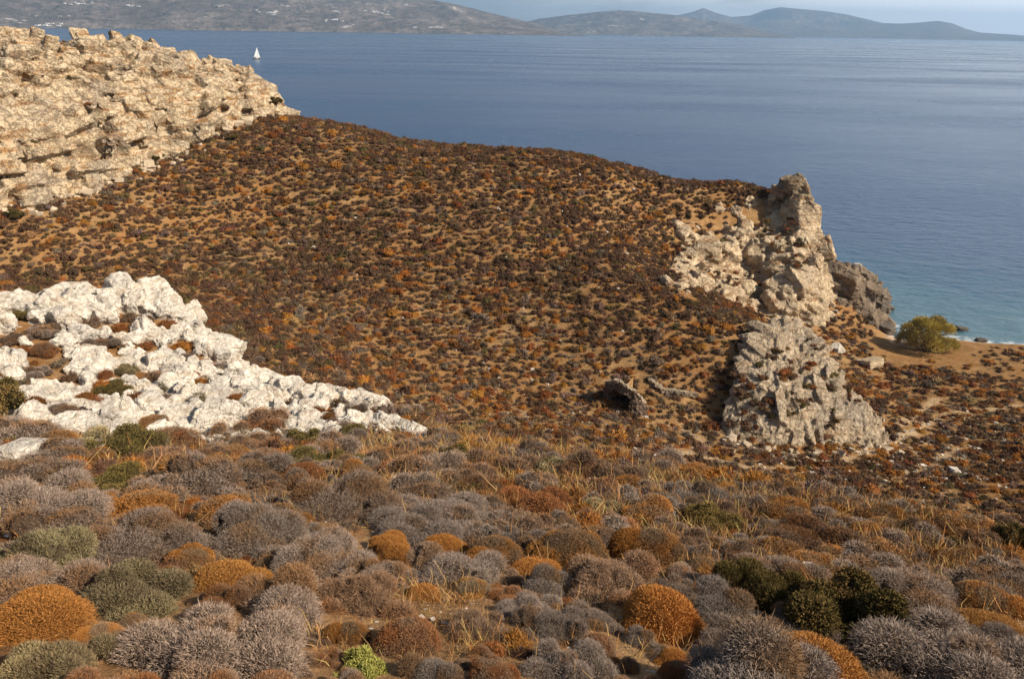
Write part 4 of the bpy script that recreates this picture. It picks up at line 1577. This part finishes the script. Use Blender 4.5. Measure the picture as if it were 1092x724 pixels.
vs, fs, cs, n0 = [], [], [], 0
for q_, ((x, y), z) in enumerate(zip(sxy, szz)):
    V_, F_ = PROTO[r.integers(48)]
    dist = math.hypot(x, y)
    s = min(r.lognormal(-3.3, .45), .09) * (.35 + dist / 22) * (2.6 if q_ < nfoot else 1)
    Rm = np.array(Matrix.Rotation(r.uniform(0, 6.28), 3, 'Z') @ Matrix.Rotation(r.normal(0, .4), 3, 'X'))
    vs.append((V_ * s * (1, r.uniform(.6, 1), r.uniform(.4, .8))) @ Rm.T + (x, y, z + s * .12))
    fs.append(F_ + n0)
    c = np.array([.50, .40, .28]) * r.uniform(.7, 1.1) if q_ < nfoot else np.array([.60, .53, .44]) * r.uniform(.6, 1.12) if r.random() < .75 else np.array([.36, .25, .15]) * r.uniform(.7, 1.2)
    cs.append(np.tile(c, (len(V_), 1)))
    n0 += len(V_)
me = make_mesh('rubble', np.concatenate(vs), [np.concatenate(fs)], False, {'col': np.concatenate(cs)}, [sm])
link('rubble', me, label='pale broken stones scattered on the bare soil', cat='rubble', kind='stuff')

# single stones
BOULD = [(270, 556, 22, 'white', 'small white stone lying among the dark shrubs at left of centre'),
         (62, 490, 26, 'white', 'flat white slab at the left edge below the outcrop'),
         (20, 490, 34, 'white', 'flattest white slab touching the left edge below the outcrop'),
         (100, 486, 16, 'white', 'pale block between the left slabs and the smooth olive dome'),
         (255, 481, 24, 'white', 'long pale ledge stone in front of the outcrop foot'),
         (300, 478, 20, 'white', 'tilted pale stone at the outcrop foot beside the brown shrub'),
         (533, 502, 12, 'white', 'small white stone beside the golden dome on the brow'),
         (572, 506, 20, 'white', 'pale flat stone right of the golden dome on the brow'),
         (692, 512, 9, 'white', 'tiny white stone on the brow above the mauve shrubs'),
         (865, 458, 10, 'white', 'white stone at the foot of the triangular crag'),
         (890, 410, 15, 'tan', 'tan boulder on the flat right of the triangular crag'),
         (928, 391, 18, 'tan', 'pale boulder standing alone between the crag and the round tree'),
         (892, 374, 12, 'white', 'small leaning white stone above the crag shoulder'),
         (1018, 504, 10, 'white', 'white stone in the stony patch at right'),
         (860, 608, 14, 'white', 'tan stone half hidden above the big dark green bush')]
sp_ = stone_mesh
for q, (px, py, wpx, mt, lab) in enumerate(BOULD):
    g = hit(px, py)
    dist = np.linalg.norm(g - CAM)
    s = wpx * dist / FPX
    me = stone_mesh('stone', q, MAT['white_rock'] if mt == 'white' else MAT['headland_rock'], (s, s * .8, s * .5))
    o = link('stone', me, None, lab, 'stone', 'loose stones', loc=(g[0], g[1], g[2] + s * .14))
    o.rotation_euler = (random.gauss(0, .2), random.gauss(0, .2), random.uniform(0, 6.28))
for q, (c, a, b_, d, dm_) in enumerate(LOOSE[:0]):
    pass
# boulders fallen along the shore under the headland
SHORE = [(914, 284, 7, 79, 'white', 'white topped boulder crowning the shore rocks'), (897, 291, 15, 78.6, 'tan', 'tan boulder wedged between the headland and the white topped boulder'),
         (936, 326, 13, 77.4, 'dark', 'black wet rock at the very tip of the shore rocks'), (921, 345, 17, 75.2, 'dark', 'flat black rock where the beach meets the shore rocks'),
         (943, 350, 17, 75, 'dark', 'small black rock lying left of the round tree'), (885, 334, 12, 74.6, 'white', 'small white block below the headland foot'), (931, 350, 12, 74.8, 'dark', 'little dark stone between two black rocks above the beach')]
for q, (px, py, wpx, Y, mt, lab) in enumerate(SHORE):
    p = at(px, py, Y)
    s = wpx * np.linalg.norm(p - CAM) / FPX
    me = stone_mesh('shore_boulder', 20 + q, {'white': MAT['white_rock'], 'tan': MAT['headland_rock'], 'grey': MAT['pyramid_rock'], 'dark': MAT['dark_rock']}[mt], (s * 1.1, s, s * .75))
    low = max(min(float(terrain(p[0], p[1])), p[2] - .4 * s), -1.2)
    hgt = s * .75
    low = p[2] - hgt * .45 if p[2] > 1.2 else max(low, -.2)
    o = link('shore_boulder', me, None, lab, 'boulder', 'boulders under the headland', loc=(p[0], p[1], low + hgt * .42))
    o.rotation_euler = (0, random.gauss(0, .1), random.uniform(0, 6.28))
for px, py, lab in [(1026, 352, 'lone black rock awash off the beach right of the round tree'), (1046, 364, 'low dark rock at the waterline right of the round tree'), (948, 330, 'tiny black rock awash off the headland tip')]:
    p = at_z(px, py, 0)
    me = stone_mesh('sea_rock', 40 + px % 7, MAT['dark_rock'], (.9, .6, .5))
    o = link('sea_rock', me, None, lab, 'rock', loc=(p[0], p[1], .05))

# ------------------------------------------------------------------ the round tree on the beach
tb = hit(988, 374)
r = np.random.default_rng(97)
tree = bpy.data.objects.new('tamarisk_tree', None)
C.objects.link(tree)
tree.location = (tb[0], tb[1], tb[2] - .05)
tree.scale = (.9, .9, .88)
tag(tree, 'round yellow green tamarisk tree standing alone behind the beach', 'tree')
Lb = []
for i in range(44):
    a = r.uniform(0, 6.28)
    q = math.sqrt(r.uniform(0, 1)) * 2.1
    zc = r.uniform(.35, 3.0) * (1 - (q / 2.9) ** 2) + .3
    Lb.append((q * math.cos(a) * 1.2, q * math.sin(a) * .95, zc, r.uniform(.55, .95)))
Lb = np.array(Lb)
p, d, li = shell_points(Lb, 26000, r, .55, 1.08)
dd = d + r.normal(0, .6, (len(p), 3)) + (0, 0, .45)
V_, F_, per = strips(p, dd, r.uniform(.16, .42, len(p)), r.uniform(.02, .045, len(p)), r, .5)
tint = np.clip(r.normal(.5, .2, len(p)), 0, 1)
al = np.clip(r.random(44)[li] + r.normal(0, .15, len(p)), 0, 1)
tm, nt, b = new_mat('tamarisk_leaves')
k = N(nt)
c = k.mix(k.attr('alt'), (.46, .345, .06), (.27, .205, .05))
vm = k.node('ShaderNodeVectorMath', operation='SCALE')
k.put(vm, 0, c)
k.put(vm, 'Scale', k.maprange(k.attr('tint'), 0, 1, .6, 1.4))
k.put(b, 'Base Color', vm.outputs[0])
b.inputs['Roughness'].default_value = .8
link('crown', make_mesh('crown', V_, F_, False, {'tint': np.repeat(tint, per), 'alt': np.repeat(al, per)}, [tm]), tree)
vs, fs, n0 = [], [], 0
ends = [Lb[i, :3] for i in r.choice(44, 18, replace=False)]
for e in ends:
    st = np.array([r.normal(0, .18), r.normal(0, .15), -.2])
    pts = [st, st * .6 + e * .35 + (0, 0, .1), e * .75, e]
    for p_, w_ in zip(pts, (.13, .09, .055, .02)):
        a = np.arange(6) * 1.047
        vs.append(p_ + np.stack([np.cos(a) * w_, np.sin(a) * w_, np.zeros(6)], 1))
    fs.append(grid_faces(4, 6, True) + n0)
    n0 += 24
bm_, nt, b = new_mat('tamarisk_bark')
b.inputs['Base Color'].default_value = (.10, .07, .05, 1)
link('trunk', make_mesh('trunk', np.concatenate(vs), [np.concatenate(fs)], True, None, [bm_]), tree)
# faint dead brush beside it
# ------------------------------------------------------------------ the ruined kiln
kb = hit(668, 431)
kiln = bpy.data.objects.new('ruined_kiln', None)
C.objects.link(kiln)
kiln.location = (kb[0], kb[1], kb[2] - .15)
kiln.scale = (.9, .9, .88)
kiln.rotation_euler = (0, 0, math.radians(-38))
tag(kiln, 'ruined dry stone kiln with a dark arched front in the valley', 'ruin')
dm, nt, b = new_mat('dry_stone_wall')
k = N(nt)
p = k.objpos()
cc_ = k.vor(k.mapping(p, scale=(1, 1, 1.6)), 3.2, 'F1', 'Color')
edge = k.vor(k.mapping(p, scale=(1, 1, 1.6)), 3.2, 'DISTANCE_TO_EDGE')
bw = k.node('ShaderNodeRGBToBW')
k.put(bw, 0, cc_)
col = k.mix(bw.outputs[0], (.11, .07, .045), (.22, .15, .10))
col = k.mix(k.maprange(edge, 0, .06, 1, 0), col, (.04, .025, .018))
k.put(b, 'Base Color', col)
b.inputs['Roughness'].default_value = 1
k.put(b, 'Normal', k.bump(k.maprange(edge, 0, .12), 1, .12))
# a curved wall, thick, its crest broken and highest behind the opening
na, nh = 60, 16
angs = np.linspace(math.radians(188), math.radians(352), na)
crest_h = np.interp(np.linspace(0, 1, na), [0, .12, .3, .5, .68, .85, 1], [1.15, 1.5, 2.0, 2.45, 2.05, 1.35, .8]) + (fbm(np.arange(na) * .4, 0, 0, 3) - .5) * .4
ro, ri = 1.95, 1.35
prof = []
O = np.zeros((nh, na, 3))
I_ = np.zeros((nh, na, 3))
for h_i in range(nh):
    f = h_i / (nh - 1)
    ro_, ri_ = ro - .18 * f, ri + .02 * f
    O[h_i] = np.stack([ro_ * np.cos(angs), ro_ * np.sin(angs) * .75, -.3 + f * (crest_h + .3)], 1)
    I_[h_i] = np.stack([ri_ * np.cos(angs), ri_ * np.sin(angs) * .75, -.3 + f * (crest_h + .3)], 1)
# the mouth of the kiln: a hole through the front of the wall
mouth = lambda P: (np.abs(P[..., 0]) < .95) & (P[..., 2] < 1.62 - .45 * P[..., 0] ** 2)
vs = np.r_[O.reshape(-1, 3), I_.reshape(-1, 3)]
fo = grid_faces(nh, na)
ctr = O.reshape(-1, 3)[fo].mean(1)
hole = mouth(ctr)
m_ = nh * na
F_ = [fo[~hole], fo[~hole][:, ::-1] + m_]
# close the crest, the ends and the sides of the mouth
edge_cnt = {}
for f in fo[~hole]:
    for a_, b2 in zip(f, np.roll(f, -1)):
        edge_cnt.setdefault((min(a_, b2), max(a_, b2)), []).append((a_, b2))
rim = [v[0] for v in edge_cnt.values() if len(v) == 1]
F_.append(np.array([(b2, a_, a_ + m_, b2 + m_) for a_, b2 in rim]))
F_ = np.concatenate(F_)
vs = vs + (np.stack([vnoise(vs[:, 0] * 5, vs[:, 1] * 5, vs[:, 2] * 7, 60 + q) for q in range(3)], 1) - .5) * .22
link('wall', make_mesh('kiln_wall', vs, [F_], False, None, [dm]), kiln)
# earth banked up behind the wall, up to its crest
bvs = []
for q, fr in enumerate(np.linspace(0, 1, 10)):
    for a_, ch in zip(angs, crest_h):
        sc = (ri + .02) * (1 - fr)
        bvs.append((sc * math.cos(a_), sc * math.sin(a_) * .75 + fr * .75, ch - .25 - .35 * math.sin(fr * 3.1)))
link('earth_fill', make_mesh('kiln_fill', np.array(bvs), [grid_faces(10, na)[:, ::-1]], True, None, [gm]), kiln)
# crest stones that catch the sun
vs, fs, n0 = [], [], 0
for a_, ch in zip(angs[::2], crest_h[::2]):
    V_, F1_ = PROTO[r.integers(48)]
    s = r.uniform(.22, .4)
    vs.append(V_ * (s * 1.2, s, s * .6) + ((ro - .4) * math.cos(a_), (ro - .4) * math.sin(a_) * .75, ch + .02))
    fs.append(F1_ + n0)
    n0 += len(V_)
link('crest_stones', make_mesh('crest_stones', np.concatenate(vs), [np.concatenate(fs)], False, {'tone': np.full(n0, .3)}, [MAT['pyramid_rock']]), kiln)
# the low field wall running on from it
wl = [hit(a_, b2) for a_, b2 in [(694, 410), (706, 418), (722, 421), (742, 424)]]
w0 = np.array(wl)
vs, fs, n0 = [], [], 0
for s_i in np.linspace(0, len(w0) - 1.001, 46):
    i = int(s_i)
    c = w0[i] + (w0[i + 1] - w0[i]) * (s_i - i)
    for lay in range(2):
        V_, F1_ = PROTO[r.integers(48)]
        s = r.uniform(.16, .28)
        P = V_ * (s * 1.2, s, s * .75)
        vs.append(P + (c[0] + r.normal(0, .05), c[1] + r.normal(0, .06), float(terrain(c[0], c[1])) + .05 + lay * .16))
        fs.append(F1_ + n0)
        n0 += len(V_)
o0 = w0.mean(0)
o = link('field_wall', make_mesh('field_wall', np.concatenate(vs) - o0, [np.concatenate(fs)], False, {'tone': np.full(n0, .3)}, [MAT['pyramid_rock']]), None, 'low tumbled stone wall trailing right from the ruined kiln', 'wall', loc=o0)

# ------------------------------------------------------------------ the sailing boat
bp = at_z(274, 63.5, 0)
bd_ = np.linalg.norm(bp - CAM)
sc_ = 11.2 * bd_ / FPX / 13.2
boat = bpy.data.objects.new('sailing_boat', None)
C.objects.link(boat)
boat.location = (bp[0], bp[1], 0)
boat.rotation_euler = (math.radians(4), 0, math.radians(62))
boat.scale = (sc_,) * 3
tag(boat, 'white sailing boat under full sail off the ochre cliff', 'boat')


def flat_mat(name, c, rough=.6):
    m, nt, b = new_mat(name)
    k = N(nt)
    n_ = k.noise(k.objpos(), 2.0, 4)
    k.put(b, 'Base Color', k.mix(n_, tuple(v * .9 for v in c), tuple(min(1, v * 1.08) for v in c)))
    b.inputs['Roughness'].default_value = rough
    return m


sail_m, hull_m, mast_m, deck_m = flat_mat('sailcloth', (.62, .62, .61)), flat_mat('dark_blue_hull', (.05, .07, .12), .3), flat_mat('alloy_spar', (.5, .5, .5), .35), flat_mat('teak_deck', (.45, .36, .25))
xs = np.linspace(-5, 5.4, 24)
sec = []
for x in xs:
    f = (x + 5) / 10.4
    bw_ = 1.65 * math.sin(min(1, f * .62 + .38) * math.pi) ** .8 if f > .02 else 1.2
    bw_ = max(1.65 * (1 - max(0, (f - .42) / .58) ** 2.2) * (1 - .28 * max(0, (.42 - f) / .42) ** 1.5), .02)
    t = np.linspace(-1, 1, 11)
    sheer = .95 + .35 * f * f
    sec.append(np.stack([np.full(11, x), bw_ * t * np.sqrt(np.clip(1.12 - .12 * t * t, 0, 1)), -.45 + (sheer + .45) * np.abs(t) ** 2.6], 1))
S = np.array(sec)
fo = grid_faces(24, 11)
link('hull', make_mesh('hull', S.reshape(-1, 3), [fo], True, None, [hull_m]), boat)
D = np.stack([S[:, 0] * (1, .96, 1) - (0, 0, .06), (S[:, 0] + S[:, -1]) / 2 + (0, 0, .04), S[:, -1] * (1, .96, 1) - (0, 0, .06)], 1)
link('deck', make_mesh('deck', D.reshape(-1, 3), [grid_faces(24, 3)], True, None, [deck_m]), boat)
cb = np.array([(-1.5, -.7, .9), (2.0, -.55, 1.1), (2.0, .55, 1.1), (-1.5, .7, .9), (-1.3, -.55, 1.45), (1.6, -.4, 1.5), (1.6, .4, 1.5), (-1.3, .55, 1.45)])
link('cabin', make_mesh('cabin', cb, [np.array([(0, 1, 5, 4), (1, 2, 6, 5), (2, 3, 7, 6), (3, 0, 4, 7), (4, 5, 6, 7)])], False, None, [sail_m]), boat)


def tube(a, b2, w0_, w1_, m=8):
    a, b2 = np.array(a, float), np.array(b2, float)
    d = unit(b2 - a)
    s1 = unit(np.cross(d, (0.3, .9, .2)))
    s2 = np.cross(d, s1)
    an = np.arange(m) * 2 * math.pi / m
    ring = np.cos(an)[:, None] * s1 + np.sin(an)[:, None] * s2
    return np.r_[a + ring * w0_, b2 + ring * w1_], grid_faces(2, m, True)


v_, f_ = tube((.9, 0, 1), (.7, 0, 13.2), .10, .06)
link('mast', make_mesh('mast', v_, [f_], True, None, [mast_m]), boat)
v_, f_ = tube((.85, 0, 1.9), (-3.6, 1.1, 2.0), .08, .07)
link('boom', make_mesh('boom', v_, [f_], True, None, [mast_m]), boat)


def sail(tack, head, clew, belly, name):
    n_ = 14
    T, H_, Cw = map(np.array, (tack, head, clew))
    P = np.zeros((n_, n_, 3))
    nrm = unit(np.cross(H_ - T, Cw - T).astype(float))
    for i in range(n_):
        for j in range(n_):
            a, b2 = i / (n_ - 1), j / (n_ - 1)
            P[i, j] = T + (H_ - T) * a + (Cw - T) * b2 * (1 - a) + nrm * belly * math.sin(b2 * math.pi) * (1 - a) * (.4 + a)
    Q = P + nrm * .03
    v_, f_ = solid_from_grid(P, nrm * .03)
    link(name, make_mesh(name, v_, [f_], True, None, [sail_m]), boat)


sail((.75, 0, 2.0), (.68, 0, 12.9), (-3.5, 1.1, 2.1), .55, 'mainsail')
sail((5.1, 0, 1.3), (.95, .05, 12.0), (.6, 1.5, 1.7), .6, 'jib')
print('plants', time.time() - T0)



# ------------------------------------------------------------------ light, sky, air
SUN_AZ, SUN_EL = math.radians(111), math.radians(37)      # azimuth from +Y towards +X
sdir = Vector((math.sin(SUN_AZ) * math.cos(SUN_EL), math.cos(SUN_AZ) * math.cos(SUN_EL), math.sin(SUN_EL)))
sun = bpy.data.lights.new('sun', 'SUN')
sun.energy, sun.angle, sun.color = 4.9, math.radians(.5), (1, .88, .72)
so = bpy.data.objects.new('sun', sun)
C.objects.link(so)
so.rotation_euler = sdir.to_track_quat('Z', 'Y').to_euler()
so.location = (60, 20, 60)
w = bpy.data.worlds.new('World')
SC.world = w
w.use_nodes = True
nt = w.node_tree
nt.nodes.clear()
k = N(nt)
sky = k.node('ShaderNodeTexSky', sky_type='NISHITA', sun_disc=False, sun_elevation=SUN_EL, sun_rotation=SUN_AZ, dust_density=1.5, air_density=1.0)
dirn = k.node('ShaderNodeTexCoord').outputs['Generated']
cl = k.noise(k.mapping(dirn, scale=(1.6, 1.6, 9)), 2.2, 7, .6)
sep = k.node('ShaderNodeSeparateXYZ')
k.put(sep, 0, dirn)
low = k.maprange(sep.outputs[2], .03, .5, 1, .0)
side = k.maprange(sep.outputs[0], -.1, .6, .2, 1.15)
cf = k.math('MULTIPLY', k.maprange(cl, .28, .54), k.math('MULTIPLY', low, side), clamp=True)
cloudc = k.mix(k.noise(k.mapping(dirn, scale=(2, 2, 14)), 3, 5), (19., 19.4, 20.6), (25., 25., 25.6))
colr = k.mix(cf, sky.outputs[0], cloudc)
bg = k.node('ShaderNodeBackground')
k.put(bg, 0, colr)
bg.inputs[1].default_value = .062
o = k.node('ShaderNodeOutputWorld')
nt.links.new(bg.outputs[0], o.inputs[0])

hz = bpy.data.materials.new('sea_haze')
hz.use_nodes = True
nt = hz.node_tree
nt.nodes.clear()
k = N(nt)
o = k.node('ShaderNodeOutputMaterial')
pv = k.node('ShaderNodeVolumePrincipled')
pv.inputs['Color'].default_value = (.42, .68, 1, 1)
pv.inputs['Density'].default_value = 1.05e-4
pv.inputs['Anisotropy'].default_value = .25
nt.links.new(pv.outputs[0], o.inputs['Volume'])
hv = cube * (34600, 34600, 520) + (0, 0, -20)
me = make_mesh('haze', hv, [cfc], False, None, [hz])
link('haze', me, kind='stuff', label='thin blue sea haze over the strait', cat='haze')

SC.render.engine = 'CYCLES'
SC.cycles.max_bounces = 6
SC.cycles.diffuse_bounces = 2
SC.cycles.glossy_bounces = 2
SC.cycles.volume_bounces = 0
SC.cycles.use_denoising = True
SC.cycles.use_adaptive_sampling = True
SC.view_settings.view_transform = 'Standard'
SC.view_settings.look = 'None'
SC.view_settings.exposure = 0.45
SC.view_settings.gamma = 1.0
print('total', time.time() - T0)
